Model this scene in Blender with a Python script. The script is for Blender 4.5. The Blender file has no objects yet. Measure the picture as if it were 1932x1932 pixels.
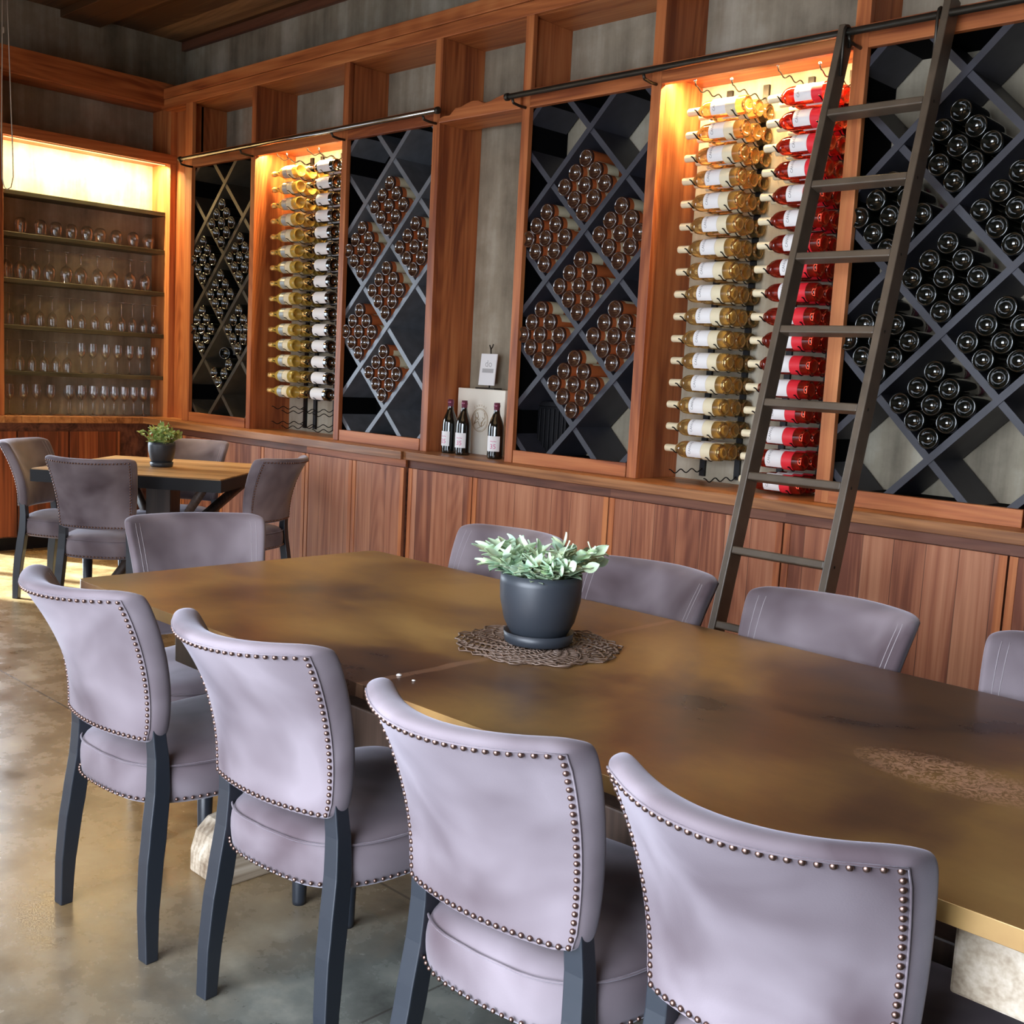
import bpy, math, random
from mathutils import Vector, Matrix
rnd = random.Random(7)
PI = math.pi
scene = bpy.context.scene
C = scene.collection

# ------------------------------------------------------------------ helpers
class MB:
    def __init__(s): s.v=[]; s.f=[]; s.m=[]; s.mi=0; s.sm=[]; s.smooth=False
    def mat(s,i): s.mi=i; return s
    def add(s,vs,fs):
        b=len(s.v); s.v+= [tuple(p) for p in vs]
        for f in fs: s.f.append(tuple(b+i for i in f)); s.m.append(s.mi); s.sm.append(s.smooth)
    def box(s,x0,x1,y0,y1,z0,z1):
        s.add([(x0,y0,z0),(x1,y0,z0),(x1,y1,z0),(x0,y1,z0),(x0,y0,z1),(x1,y0,z1),(x1,y1,z1),(x0,y1,z1)],
              [(0,3,2,1),(4,5,6,7),(0,1,5,4),(1,2,6,5),(2,3,7,6),(3,0,4,7)])
        return s
    def prism(s,poly,y0,y1):           # poly in x,z extruded along y
        n=len(poly)
        s.add([(x,y0,z) for x,z in poly]+[(x,y1,z) for x,z in poly],
              [tuple(range(n)),tuple(range(2*n-1,n-1,-1))]+[(i,n+i,n+(i+1)%n,(i+1)%n) for i in range(n)])
        return s
    def prismz(s,poly,z0,z1):
        n=len(poly)
        s.add([(x,y,z0) for x,y in poly]+[(x,y,z1) for x,y in poly],
              [tuple(range(n-1,-1,-1)),tuple(range(n,2*n))]+[(i,(i+1)%n,n+(i+1)%n,n+i) for i in range(n)])
        return s
    def lathe(s,prof,seg=24,M=None,a0=0,a1=2*PI,flip=False):
        full=abs(a1-a0-2*PI)<1e-6; n=seg if full else seg+1; vs=[]; fs=[]
        for r,z in prof:
            for k in range(n):
                a=a0+(a1-a0)*k/seg; vs.append(Vector((r*math.cos(a),r*math.sin(a),z)))
        if M is not None: vs=[M@p for p in vs]
        for i in range(len(prof)-1):
            for k in range(seg):
                k2=(k+1)%n if full else k+1
                q=(i*n+k,i*n+k2,(i+1)*n+k2,(i+1)*n+k)
                if flip: q=q[::-1]
                fs.append(q)
        o=s.smooth; s.smooth=True; s.add(vs,fs); s.smooth=o
        return s
    def tube(s,pts,r,seg=8,cap=True):
        pts=[Vector(p) for p in pts]; n=len(pts); vs=[]; fs=[]
        rr=r if isinstance(r,(list,tuple)) else [r]*n
        up=None
        for i,p in enumerate(pts):
            t=(pts[min(i+1,n-1)]-pts[max(i-1,0)]).normalized()
            if up is None: up=Vector((0,0,1)) if abs(t.z)<.9 else Vector((1,0,0))
            a=t.cross(up).normalized(); b=a.cross(t).normalized(); up=b
            for k in range(seg):
                w=2*PI*k/seg; vs.append(p+rr[i]*(math.cos(w)*a+math.sin(w)*b))
        for i in range(n-1):
            for k in range(seg):
                k2=(k+1)%seg; fs.append((i*seg+k,(i+1)*seg+k,(i+1)*seg+k2,i*seg+k2))
        if cap: fs.append(tuple(range(seg))); fs.append(tuple(range((n-1)*seg+seg-1,(n-1)*seg-1,-1)))
        o=s.smooth; s.smooth=True; s.add(vs,fs); s.smooth=o
        return s
    def sweep(s,pts,ws,ds):            # square section, width along x, depth along y
        vs=[];fs=[]
        for (x,y,z),w,d in zip(pts,ws,ds):
            vs+=[(x-w,y-d,z),(x+w,y-d,z),(x+w,y+d,z),(x-w,y+d,z)]
        n=len(pts)
        for i in range(n-1):
            for k in range(4):
                fs.append((i*4+k,i*4+(k+1)%4,(i+1)*4+(k+1)%4,(i+1)*4+k))
        fs.append((3,2,1,0)); e=(n-1)*4; fs.append((e,e+1,e+2,e+3))
        s.add(vs,fs); return s
    def obox(s,c,ax,ay,az):            # oriented box: centre and half-axis vectors
        c=Vector(c);ax=Vector(ax);ay=Vector(ay);az=Vector(az)
        vs=[c+i*ax+j*ay+k*az for k in(-1,1) for i,j in((-1,-1),(1,-1),(1,1),(-1,1))]
        s.add(vs,[(0,3,2,1),(4,5,6,7),(0,1,5,4),(1,2,6,5),(2,3,7,6),(3,0,4,7)]); return s
    def mesh(s,name,mats):
        me=bpy.data.meshes.new(name); me.from_pydata(s.v,[],s.f)
        for m in (mats if isinstance(mats,(list,tuple)) else [mats]): me.materials.append(m)
        for p,i,q in zip(me.polygons,s.m,s.sm): p.material_index=i; p.use_smooth=q
        me.update(); return me
    def build(s,name,mats,parent=None,bevel=0,**k):
        return link(name,s.mesh(name,mats),parent,bevel,**k)
def link(name,me,parent=None,bevel=0,loc=None,rot=None):
    o=bpy.data.objects.new(name,me); C.objects.link(o)
    if parent: o.parent=parent
    if loc: o.location=loc
    if rot: o.rotation_euler=rot
    if bevel:
        b=o.modifiers.new('bevel','BEVEL'); b.width=bevel; b.segments=2; b.limit_method='ANGLE'; b.angle_limit=.6
    return o
def tag(o,label=None,cat=None,group=None,kind=None):
    if label: o['label']=label
    if cat: o['category']=cat
    if group: o['group']=group
    if kind: o['kind']=kind
    return o
def empty(name,loc,label,cat,rz=0,group=None):
    o=bpy.data.objects.new(name,None); C.objects.link(o); o.location=loc; o.rotation_euler=(0,0,rz)
    o.empty_display_size=.05
    return tag(o,label,cat,group)
def dup(root,loc,rot,label,group=None,parent=None):
    r=root.copy(); C.objects.link(r); r.location=loc; r.rotation_euler=rot
    if label: r['label']=label
    if group: r['group']=group
    for ch in list(root.children):
        c=ch.copy(); C.objects.link(c); c.parent=r
        for g in list(ch.children):
            d=g.copy(); C.objects.link(d); d.parent=c
    return r
def struct(name,mb,m,bevel=0): 
    return tag(mb.build(name,m,None,bevel),kind='structure')
def textmesh(body,size,ext=0.0):
    cu=bpy.data.curves.new('text','FONT'); cu.body=body; cu.size=size; cu.extrude=ext; cu.align_x='CENTER'; cu.align_y='CENTER'; cu.resolution_u=2
    o=bpy.data.objects.new('text',cu); C.objects.link(o)
    bpy.context.view_layer.update()
    me=bpy.data.meshes.new_from_object(o.evaluated_get(bpy.context.evaluated_depsgraph_get()))
    vs=[tuple(v.co) for v in me.vertices]; fs=[tuple(p.vertices) for p in me.polygons]
    bpy.data.objects.remove(o); bpy.data.curves.remove(cu); bpy.data.meshes.remove(me)
    return vs,fs

# ------------------------------------------------------------------ materials
def srgb(r,g,b):
    f=lambda c:(c/255/12.92) if c<=10 else ((c/255+.055)/1.055)**2.4
    return (f(r),f(g),f(b),1)
def new(name):
    m=bpy.data.materials.new(name); m.use_nodes=True; nt=m.node_tree
    return m,nt,nt.nodes['Principled BSDF']
def N(nt,t,**k):
    n=nt.nodes.new(t)
    for a,b in k.items():
        if a.startswith('i_'): n.inputs[a[2:].replace('_',' ')].default_value=b
        else: setattr(n,a,b)
    return n
def plain(name,col,rough=.5,metal=0,coat=0,spec=.5,**k):
    m,nt,b=new(name); b.inputs['Base Color'].default_value=col; b.inputs['Roughness'].default_value=rough
    b.inputs['Metallic'].default_value=metal; b.inputs['Coat Weight'].default_value=coat; b.inputs['Specular IOR Level'].default_value=spec
    for a,v in k.items(): b.inputs[a.replace('_',' ')].default_value=v
    return m
def ramp(nt,stops):
    r=N(nt,'ShaderNodeValToRGB'); e=r.color_ramp.elements
    e[0].position=stops[0][0]; e[0].color=stops[0][1]; e[1].position=stops[-1][0]; e[1].color=stops[-1][1]
    for p,c in stops[1:-1]: q=e.new(p); q.color=c
    return r
def mixc(nt,fac,a,b,mode='MIX'):
    n=N(nt,'ShaderNodeMix',data_type='RGBA',blend_type=mode)
    for sock,v in ((n.inputs[0],fac),(n.inputs[6],a),(n.inputs[7],b)):
        if hasattr(v,'is_output'): nt.links.new(v,sock)
        else: sock.default_value=v
    return n.outputs[2]
def math_(nt,op,a,b=0.0,c=None):
    n=N(nt,'ShaderNodeMath',operation=op)
    for i,v in enumerate((a,b) if c is None else (a,b,c)):
        if hasattr(v,'is_output'): nt.links.new(v,n.inputs[i])
        else: n.inputs[i].default_value=v
    return n.outputs[0]
def wood(name,c1,c2,c3,grain='z',plank=None,rough=.5,fine=16,var=.5,knots=True,spec=.35):
    m,nt,b=new(name); L=nt.links.new
    tc=N(nt,'ShaderNodeTexCoord'); src=tc.outputs['Object']
    sep=N(nt,'ShaderNodeSeparateXYZ'); L(src,sep.inputs[0])
    off=None
    if plank:
        ax,w=plank
        q=math_(nt,'DIVIDE',sep.outputs['XYZ'.index(ax.upper())],w); fl=math_(nt,'FLOOR',q)
        wn=N(nt,'ShaderNodeTexWhiteNoise',noise_dimensions='1D'); L(fl,wn.inputs['W'])
        fr=math_(nt,'FRACT',q); edge=math_(nt,'LESS_THAN',fr,.022)
        off=wn
        add=N(nt,'ShaderNodeVectorMath',operation='MULTIPLY_ADD'); L(wn.outputs['Color'],add.inputs[0]); add.inputs[1].default_value=(7,7,7); L(src,add.inputs[2]); src2=add.outputs[0]
    else:
        oi=N(nt,'ShaderNodeObjectInfo'); cb=N(nt,'ShaderNodeCombineXYZ')
        r=math_(nt,'MULTIPLY',oi.outputs['Random'],13.0)
        for i in range(3): L(r,cb.inputs[i])
        add=N(nt,'ShaderNodeVectorMath',operation='ADD'); L(src,add.inputs[0]); L(cb.outputs[0],add.inputs[1]); src2=add.outputs[0]
    sc={'x':(.9,fine,fine),'y':(fine,.9,fine),'z':(fine,fine,.9)}[grain]
    mp=N(nt,'ShaderNodeMapping'); mp.inputs['Scale'].default_value=sc; L(src2,mp.inputs['Vector'])
    n1=N(nt,'ShaderNodeTexNoise',i_Scale=1.0,i_Detail=3.0,i_Distortion=.6); L(mp.outputs[0],n1.inputs['Vector'])
    # growth rings: sine of a stretched low noise gives cathedral grain
    mp2=N(nt,'ShaderNodeMapping'); mp2.inputs['Scale'].default_value={'x':(.35,3.2,3.2),'y':(3.2,.35,3.2),'z':(3.2,3.2,.35)}[grain]; L(src2,mp2.inputs['Vector'])
    n2=N(nt,'ShaderNodeTexNoise',i_Scale=1.0,i_Detail=1.0); L(mp2.outputs[0],n2.inputs['Vector'])
    rg=math_(nt,'SINE',math_(nt,'MULTIPLY',n2.outputs[0],150.0))
    rg=math_(nt,'MULTIPLY',rg,.05)
    mp3=N(nt,'ShaderNodeMapping'); mp3.inputs['Scale'].default_value={'x':(3,150,150),'y':(150,3,150),'z':(150,150,3)}[grain]; L(src2,mp3.inputs['Vector'])
    n3=N(nt,'ShaderNodeTexNoise',i_Scale=1.0,i_Detail=2.0); L(mp3.outputs[0],n3.inputs['Vector'])
    v=math_(nt,'ADD',n1.outputs[0],rg); v=math_(nt,'ADD',v,math_(nt,'MULTIPLY',math_(nt,'SUBTRACT',n3.outputs[0],.5),.3))
    if plank: v=math_(nt,'ADD',v,math_(nt,'MULTIPLY',math_(nt,'SUBTRACT',off.outputs['Value'],.5),var))
    else: v=math_(nt,'ADD',v,math_(nt,'MULTIPLY',math_(nt,'SUBTRACT',oi.outputs['Random'],.5),var*.5))
    rp=ramp(nt,[(.25,c1),(.5,c2),(.78,c3)]); L(v,rp.inputs[0]); col=rp.outputs[0]
    if plank: col=mixc(nt,math_(nt,'MULTIPLY',edge,.75),col,(c1[0]*.25,c1[1]*.25,c1[2]*.25,1))
    L(col,b.inputs['Base Color']); b.inputs['Roughness'].default_value=rough; b.inputs['Specular IOR Level'].default_value=spec
    bp=N(nt,'ShaderNodeBump',i_Strength=.25,i_Distance=.003); L(v,bp.inputs['Height']); L(bp.outputs[0],b.inputs['Normal'])
    return m
RW=((.22,.055,.018,1),(.44,.135,.042,1),(.60,.23,.078,1))
M={}
M['rwz']=wood('redwood_vertical',*RW,grain='z',rough=.45)
M['rwx']=wood('redwood_horizontal',*RW,grain='x',rough=.45)
M['rwy']=wood('redwood_depth',*RW,grain='y',rough=.45)
M['panel']=wood('redwood_plank_panel',(.17,.048,.022,1),(.35,.125,.060,1),(.48,.21,.11,1),grain='z',plank=('x',.122),rough=.5,var=.30)
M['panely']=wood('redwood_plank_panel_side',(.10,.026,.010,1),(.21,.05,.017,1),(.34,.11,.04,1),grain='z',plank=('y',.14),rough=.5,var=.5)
M['strip']=wood('dark_redwood',(.05,.017,.010,1),(.13,.045,.026,1),(.2,.08,.045,1),grain='x')
M['counter']=wood('redwood_counter',(.2,.075,.026,1),(.40,.17,.062,1),(.55,.27,.11,1),grain='x',plank=('y',.11),rough=.4,var=.3)
M['countery']=wood('redwood_counter_side',(.18,.06,.02,1),(.36,.14,.048,1),(.48,.2,.08,1),grain='y',plank=('x',.11),rough=.4,var=.3)
M['ceil']=wood('ceiling_boards',(.10,.045,.018,1),(.22,.105,.045,1),(.36,.19,.085,1),grain='x',plank=('y',.24),rough=.5,var=.9)
M['oak']=wood('oak_tabletop',(.26,.13,.045,1),(.5,.29,.12,1),(.66,.43,.21,1),grain='x',plank=('y',.13),rough=.4,var=.4)
M['grey_timber']=wood('weathered_timber',(.16,.11,.07,1),(.42,.34,.25,1),(.68,.6,.5,1),grain='y',rough=.7,var=.2)
M['darktimber']=wood('dark_stained_timber',(.02,.012,.009,1),(.05,.03,.022,1),(.09,.055,.04,1),grain='z',rough=.45)
M['black']=plain('black_painted_wood',(.006,.006,.0075,1),.45,spec=.25)
M['liner']=plain('black_rack_liner',(.0035,.0035,.004,1),.85,spec=.04)
M['blackleg']=plain('black_stained_leg',(.018,.022,.03,1),.34,spec=.5)
def shelfmat(name,col,rough,metal):
    m,nt,b=new(name); L=nt.links.new
    tc=N(nt,'ShaderNodeTexCoord'); n=N(nt,'ShaderNodeTexNoise',i_Scale=14.0,i_Detail=4.0); L(tc.outputs['Object'],n.inputs['Vector'])
    r=ramp(nt,[(.3,tuple(c*.7 for c in col[:3])+(1,)),(.7,col)]); L(n.outputs[0],r.inputs[0]); L(r.outputs[0],b.inputs['Base Color'])
    b.inputs['Roughness'].default_value=rough; b.inputs['Metallic'].default_value=metal; return m
M['div']=shelfmat('charcoal_divider',(.036,.036,.048,1),.5,0)
M['divs']=shelfmat('brushed_steel_divider',(.17,.18,.20,1),.42,.2)
M['iron']=shelfmat('aged_iron',(.055,.048,.038,1),.42,.75)
M['ironlad']=shelfmat('worn_dark_ladder_wood',(.115,.085,.058,1),.42,.1)
M['rail']=plain('steel_rail',(.30,.29,.28,1),.22,1)
M['wire']=plain('black_wire',(.012,.012,.013,1),.35,.6)
M['brass']=plain('bronze_nailhead',(.20,.125,.105,1),.36,1)
M['steel']=plain('bright_steel',(.6,.6,.6,1),.25,1)
def concrete():
    m,nt,b=new('board_formed_concrete'); L=nt.links.new
    tc=N(nt,'ShaderNodeTexCoord'); mp=N(nt,'ShaderNodeMapping'); mp.inputs['Scale'].default_value=(5.5,5.5,.5); L(tc.outputs['Object'],mp.inputs['Vector'])
    n=N(nt,'ShaderNodeTexNoise',i_Scale=1.0,i_Detail=5.0,i_Roughness=.6); L(mp.outputs[0],n.inputs['Vector'])
    n2=N(nt,'ShaderNodeTexNoise',i_Scale=3.5,i_Detail=6.0,i_Roughness=.65); L(tc.outputs['Object'],n2.inputs['Vector'])
    v=math_(nt,'ADD',math_(nt,'MULTIPLY',n.outputs[0],.6),math_(nt,'MULTIPLY',n2.outputs[0],.4))
    r=ramp(nt,[(.32,(.14,.115,.08,1)),(.5,(.32,.275,.20,1)),(.66,(.50,.46,.37,1))]); L(v,r.inputs[0]); L(r.outputs[0],b.inputs['Base Color'])
    b.inputs['Roughness'].default_value=.8
    bp=N(nt,'ShaderNodeBump',i_Strength=.4,i_Distance=.01); L(v,bp.inputs['Height']); L(bp.outputs[0],b.inputs['Normal'])
    return m
M['conc']=concrete()
def floormat():
    m,nt,b=new('polished_stained_concrete'); L=nt.links.new
    tc=N(nt,'ShaderNodeTexCoord'); O=tc.outputs['Object']
    n=N(nt,'ShaderNodeTexNoise',i_Scale=.9,i_Detail=7.0,i_Roughness=.62,i_Distortion=.4); L(O,n.inputs['Vector'])
    n2=N(nt,'ShaderNodeTexNoise',i_Scale=5.0,i_Detail=8.0,i_Roughness=.65); L(O,n2.inputs['Vector'])
    sep=N(nt,'ShaderNodeSeparateXYZ'); L(O,sep.inputs[0])
    # stain plus painted-in ceiling reflection warm the far-wall end; greyer slab elsewhere
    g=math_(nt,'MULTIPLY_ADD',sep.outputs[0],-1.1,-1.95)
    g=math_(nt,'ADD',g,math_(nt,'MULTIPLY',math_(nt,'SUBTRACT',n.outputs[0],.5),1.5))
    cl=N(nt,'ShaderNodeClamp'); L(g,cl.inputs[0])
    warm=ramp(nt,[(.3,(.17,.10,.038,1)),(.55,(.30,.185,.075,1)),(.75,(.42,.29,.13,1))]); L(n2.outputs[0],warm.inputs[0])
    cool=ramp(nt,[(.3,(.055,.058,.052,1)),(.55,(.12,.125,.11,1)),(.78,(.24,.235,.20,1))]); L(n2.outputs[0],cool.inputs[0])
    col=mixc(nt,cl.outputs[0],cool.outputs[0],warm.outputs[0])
    # saw-cut joints
    j1=math_(nt,'LESS_THAN',math_(nt,'ABSOLUTE',math_(nt,'ADD',sep.outputs[1],2.205)),.004)
    j2=math_(nt,'LESS_THAN',math_(nt,'ABSOLUTE',math_(nt,'ADD',sep.outputs[0],1.68)),.003)
    j=math_(nt,'MULTIPLY',math_(nt,'MAXIMUM',j1,j2),.6)
    col=mixc(nt,j,col,(.03,.025,.02,1))
    L(col,b.inputs['Base Color'])
    rr=ramp(nt,[(.3,(.18,.18,.18,1)),(.7,(.36,.36,.36,1))]); L(n2.outputs[0],rr.inputs[0]); L(rr.outputs[0],b.inputs['Roughness'])
    b.inputs['Specular IOR Level'].default_value=.6
    return m
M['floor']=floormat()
def tabletop():
    m,nt,b=new('patinated_steel_tabletop'); L=nt.links.new
    tc=N(nt,'ShaderNodeTexCoord'); O=tc.outputs['Object']
    n=N(nt,'ShaderNodeTexNoise',i_Scale=1.7,i_Detail=6.0,i_Roughness=.5,i_Distortion=.6); L(O,n.inputs['Vector'])
    mp=N(nt,'ShaderNodeMapping'); mp.inputs['Scale'].default_value=(5,11,4); mp.inputs['Rotation'].default_value=(0,0,.5); L(O,mp.inputs['Vector'])
    n2=N(nt,'ShaderNodeTexNoise',i_Scale=1.0,i_Detail=6.0,i_Roughness=.7); L(mp.outputs[0],n2.inputs['Vector'])
    v=math_(nt,'ADD',math_(nt,'MULTIPLY',n.outputs[0],.88),math_(nt,'MULTIPLY',n2.outputs[0],.12))
    r=ramp(nt,[(.36,(.05,.026,.02,1)),(.46,(.15,.075,.036,1)),(.56,(.29,.165,.055,1)),(.68,(.44,.28,.095,1))]); L(v,r.inputs[0]); col=r.outputs[0]
    sep=N(nt,'ShaderNodeSeparateXYZ'); L(O,sep.inputs[0])
    def patch(cx,cy,rx,ry):
        dx=math_(nt,'DIVIDE',math_(nt,'SUBTRACT',sep.outputs[0],cx),rx); dy=math_(nt,'DIVIDE',math_(nt,'SUBTRACT',sep.outputs[1],cy),ry)
        d=math_(nt,'SQRT',math_(nt,'ADD',math_(nt,'MULTIPLY',dx,dx),math_(nt,'MULTIPLY',dy,dy)))
        return math_(nt,'SUBTRACT',1.15,d)
    # scratched bare patch
    ns=N(nt,'ShaderNodeTexNoise',i_Scale=38.0,i_Detail=5.0,i_Roughness=.8,i_Distortion=3.0); L(O,ns.inputs['Vector'])
    s=math_(nt,'MULTIPLY',math_(nt,'GREATER_THAN',patch(-.68,-2.25,.17,.085),0.15),math_(nt,'GREATER_THAN',ns.outputs[0],.50))
    s=math_(nt,'MULTIPLY',s,math_(nt,'MAXIMUM',math_(nt,'MULTIPLY',patch(-.68,-2.25,.17,.085),1.6),0.0))
    # welded seam across the top, rubbed bright in places
    nw=N(nt,'ShaderNodeTexNoise',i_Scale=9.0,i_Detail=5.0); L(O,nw.inputs['Vector'])
    sx=math_(nt,'ABSOLUTE',math_(nt,'ADD',math_(nt,'ADD',sep.outputs[0],1.645),math_(nt,'MULTIPLY',math_(nt,'SUBTRACT',nw.outputs[0],.5),.035)))
    seam=math_(nt,'MULTIPLY',math_(nt,'LESS_THAN',sx,.011),math_(nt,'MULTIPLY',nw.outputs[0],.55))
    col=mixc(nt,math_(nt,'MINIMUM',math_(nt,'ADD',s,seam),1.0),col,(.55,.32,.20,1))
    L(col,b.inputs['Base Color'])
    rr=ramp(nt,[(.3,(.24,.24,.24,1)),(.7,(.42,.42,.42,1))]); L(v,rr.inputs[0]); L(rr.outputs[0],b.inputs['Roughness'])
    b.inputs['Metallic'].default_value=.35; b.inputs['Specular IOR Level'].default_value=.6
    return m
M['ttop']=tabletop()
def velvet(name,c1,c2,sheen):
    m,nt,b=new(name); L=nt.links.new
    tc=N(nt,'ShaderNodeTexCoord'); oi=N(nt,'ShaderNodeObjectInfo')
    add=N(nt,'ShaderNodeVectorMath',operation='ADD'); L(tc.outputs['Object'],add.inputs[0]); L(oi.outputs['Location'],add.inputs[1])
    n=N(nt,'ShaderNodeTexNoise',i_Scale=4.5,i_Detail=2.5,i_Roughness=.5,i_Distortion=.35); L(add.outputs[0],n.inputs['Vector'])
    r=ramp(nt,[(.33,c1),(.66,c2)]); L(n.outputs[0],r.inputs[0]); L(r.outputs[0],b.inputs['Base Color'])
    b.inputs['Roughness'].default_value=.85; b.inputs['Specular IOR Level'].default_value=.15
    b.inputs['Sheen Weight'].default_value=sheen; b.inputs['Sheen Roughness'].default_value=.4; b.inputs['Sheen Tint'].default_value=(.8,.78,.9,1)
    n3=N(nt,'ShaderNodeTexNoise',i_Scale=400.0,i_Detail=1.0); L(tc.outputs['Object'],n3.inputs['Vector'])
    bp=N(nt,'ShaderNodeBump',i_Strength=.12,i_Distance=.001); L(n3.outputs[0],bp.inputs['Height']); L(bp.outputs[0],b.inputs['Normal'])
    return m
M['velvet']=velvet('grey_velvet',(.080,.058,.066,1),(.225,.19,.21,1),.5)
M['thread']=plain('pale_thread',(.33,.30,.32,1),.8)
M['darkglass']=plain('dark_green_glass',(.004,.005,.004,1),.06,spec=.8,coat=.6)
M['rosedark']=plain('dark_brown_glass',(.045,.018,.011,1),.05,spec=1,coat=1)
M['roseside']=plain('orange_brown_glass',(.50,.13,.04,1),.06,spec=.8,coat=.5)
def glass(name,col,tr=.8,rough=.03,ior=1.4):
    m,nt,b=new(name); b.inputs['Base Color'].default_value=col; b.inputs['Transmission Weight'].default_value=tr
    b.inputs['Roughness'].default_value=rough; b.inputs['IOR'].default_value=ior; return m
M['whitewine']=glass('amber_wine_glass',(.90,.64,.26,1),.92)
M['goldwine']=glass('gold_wine_glass',(.86,.62,.14,1),.6)
M['rosewine']=glass('rose_wine_glass',(.62,.06,.03,1),.9)
def thin():
    m,nt,b=new('thin_clear_glass'); out=nt.nodes['Material Output']; nt.nodes.remove(b)
    tr=N(nt,'ShaderNodeBsdfTransparent'); tr.inputs[0].default_value=(.985,.99,.99,1); gl=N(nt,'ShaderNodeBsdfGlossy'); gl.inputs['Roughness'].default_value=.02
    lw=N(nt,'ShaderNodeLayerWeight'); mx=N(nt,'ShaderNodeMixShader')
    fc=math_(nt,'MULTIPLY_ADD',math_(nt,'POWER',lw.outputs['Facing'],2.2),.65,.15); nt.links.new(fc,mx.inputs[0]); nt.links.new(tr.outputs[0],mx.inputs[1]); nt.links.new(gl.outputs[0],mx.inputs[2]); nt.links.new(mx.outputs[0],out.inputs[0]); return m
M['clear']=thin()
M['label']=plain('white_paper_label',(.80,.78,.77,1),.6)
M['labelcream']=plain('cream_paper_label',(.75,.66,.45,1),.6)
M['ink']=plain('grey_ink',(.16,.15,.15,1),.6)
M['pink']=plain('pink_ink',(.62,.10,.26,1),.6)
M['cream']=plain('cream_capsule',(.78,.68,.46,1),.45)
M['gold']=plain('gold_foil',(.72,.47,.17,1),.3,.7)
M['silver']=plain('silver_label',(.42,.47,.48,1),.35,.4)
M['plum']=plain('plum_foil',(.20,.05,.09,1),.3,.4)
M['redlabel']=plain('red_label_band',(.75,.02,.035,1),.45)
M['pot']=plain('matte_charcoal_pot',(.028,.033,.042,1),.42,spec=.5)
M['soil']=plain('soil',(.03,.02,.012,1),.9)
def leafmat(name,a,b_):
    m,nt,b=new(name); L=nt.links.new
    tc=N(nt,'ShaderNodeTexCoord'); n=N(nt,'ShaderNodeTexNoise',i_Scale=28.0,i_Detail=2.0); L(tc.outputs['Object'],n.inputs['Vector'])
    r=ramp(nt,[(.35,a),(.65,b_)]); L(n.outputs[0],r.inputs[0]); L(r.outputs[0],b.inputs['Base Color']); b.inputs['Roughness'].default_value=.5
    return m
M['leaf']=leafmat('sage_leaf',(.36,.54,.40,1),(.68,.82,.54,1))
M['leaf2']=leafmat('yellow_green_leaf',(.27,.38,.12,1),(.50,.62,.22,1))
M['mat']=plain('woven_brown_mat',(.15,.10,.075,1),.4,spec=.5)
M['carton']=plain('cream_carton',(.82,.77,.66,1),.6)
M['cartonink']=plain('bronze_print',(.40,.28,.13,1),.5)
M['white']=plain('white_card',(.85,.85,.85,1),.5)
M['greyink']=plain('pale_grey_ink',(.45,.45,.45,1),.6)
M['cord']=plain('white_cord',(.6,.55,.5,1),.6)
M['shelf']=wood('dark_olive_shelf',(.025,.022,.012,1),(.07,.062,.036,1),(.12,.105,.062,1),grain='y',rough=.5)
def emit(name,col,s):
    m,nt,b=new(name); b.inputs['Base Color'].default_value=(0,0,0,1); b.inputs['Emission Color'].default_value=col; b.inputs['Emission Strength'].default_value=s; return m
M['led']=emit('warm_led_strip',(1,.72,.36,1),9)
M['led2']=emit('soft_led_strip',(1,.62,.25,1),2)

# ------------------------------------------------------------------ room shell
XW=-7.725; YW=.305; CE=3.60; XR=2.6; YB=-4.95
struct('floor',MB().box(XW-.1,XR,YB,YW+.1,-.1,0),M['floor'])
struct('ceiling',MB().box(XW-.1,XR,YB,YW+.1,CE,CE+.1),M['ceil'])
struct('wall_right_long',MB().box(XW-.1,XR,YW,YW+.12,0,CE),M['conc']).name='wall_north'
# left wall with a glazed door opening
dy0,dy1,dzt=-2.7,-1.215,2.2
w=MB().box(XW-.12,XW,dy1,YW,0,CE).box(XW-.12,XW,YB,dy0,0,CE).box(XW-.12,XW,dy0,dy1,dzt,CE)
struct('wall_west',w,M['conc'])
# rear wall with two wide windows
wins=[(-6.8,-4.3),(-2.7,.1)]; wz0,wz1=.12,2.3
w=MB().box(XW,XR,YB-.12,YB,0,wz0).box(XW,XR,YB-.12,YB,wz1,CE).box(XW,wins[0][0],YB-.12,YB,wz0,wz1).box(wins[0][1],wins[1][0],YB-.12,YB,wz0,wz1).box(wins[1][1],XR,YB-.12,YB,wz0,wz1)
struct('wall_south',w,M['conc'])
struct('wall_east',MB().box(XR,XR+.1,YB,YW+.1,0,CE),M['conc'])
for i,(a,b) in enumerate(wins):
    f=MB()
    for x in (a,(a+b)/2-.03,b-.06): f.box(x,x+.06,YB-.08,YB-.02,wz0,wz1)
    f.box(a,b,YB-.08,YB-.02,wz0,wz0+.06).box(a,b,YB-.08,YB-.02,wz1-.06,wz1)
    struct('window_%d'%(i+1),f,M['black'])
f=MB()
for y in (dy0,(dy0+dy1)/2-.04,dy1-.07): f.box(XW-.09,XW-.03,y,y+.07,0,dzt)
f.box(XW-.09,XW-.03,dy0,dy1,dzt-.07,dzt).box(XW-.09,XW-.03,dy0,dy1,0,.07)
struct('door_1',f,M['black'])
# ceiling beams and wall head trims
struct('trim_1',MB().box(XW,XR,YW-.03,YW,CE-.06,CE),M['strip'])
struct('trim_2',MB().box(XW,XR,-.62,-.34,CE-.05,CE),M['ceil'],.004)
struct('trim_3',MB().box(XW,XR,-1.5,-1.2,CE-.05,CE),M['ceil'],.004)

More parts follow.
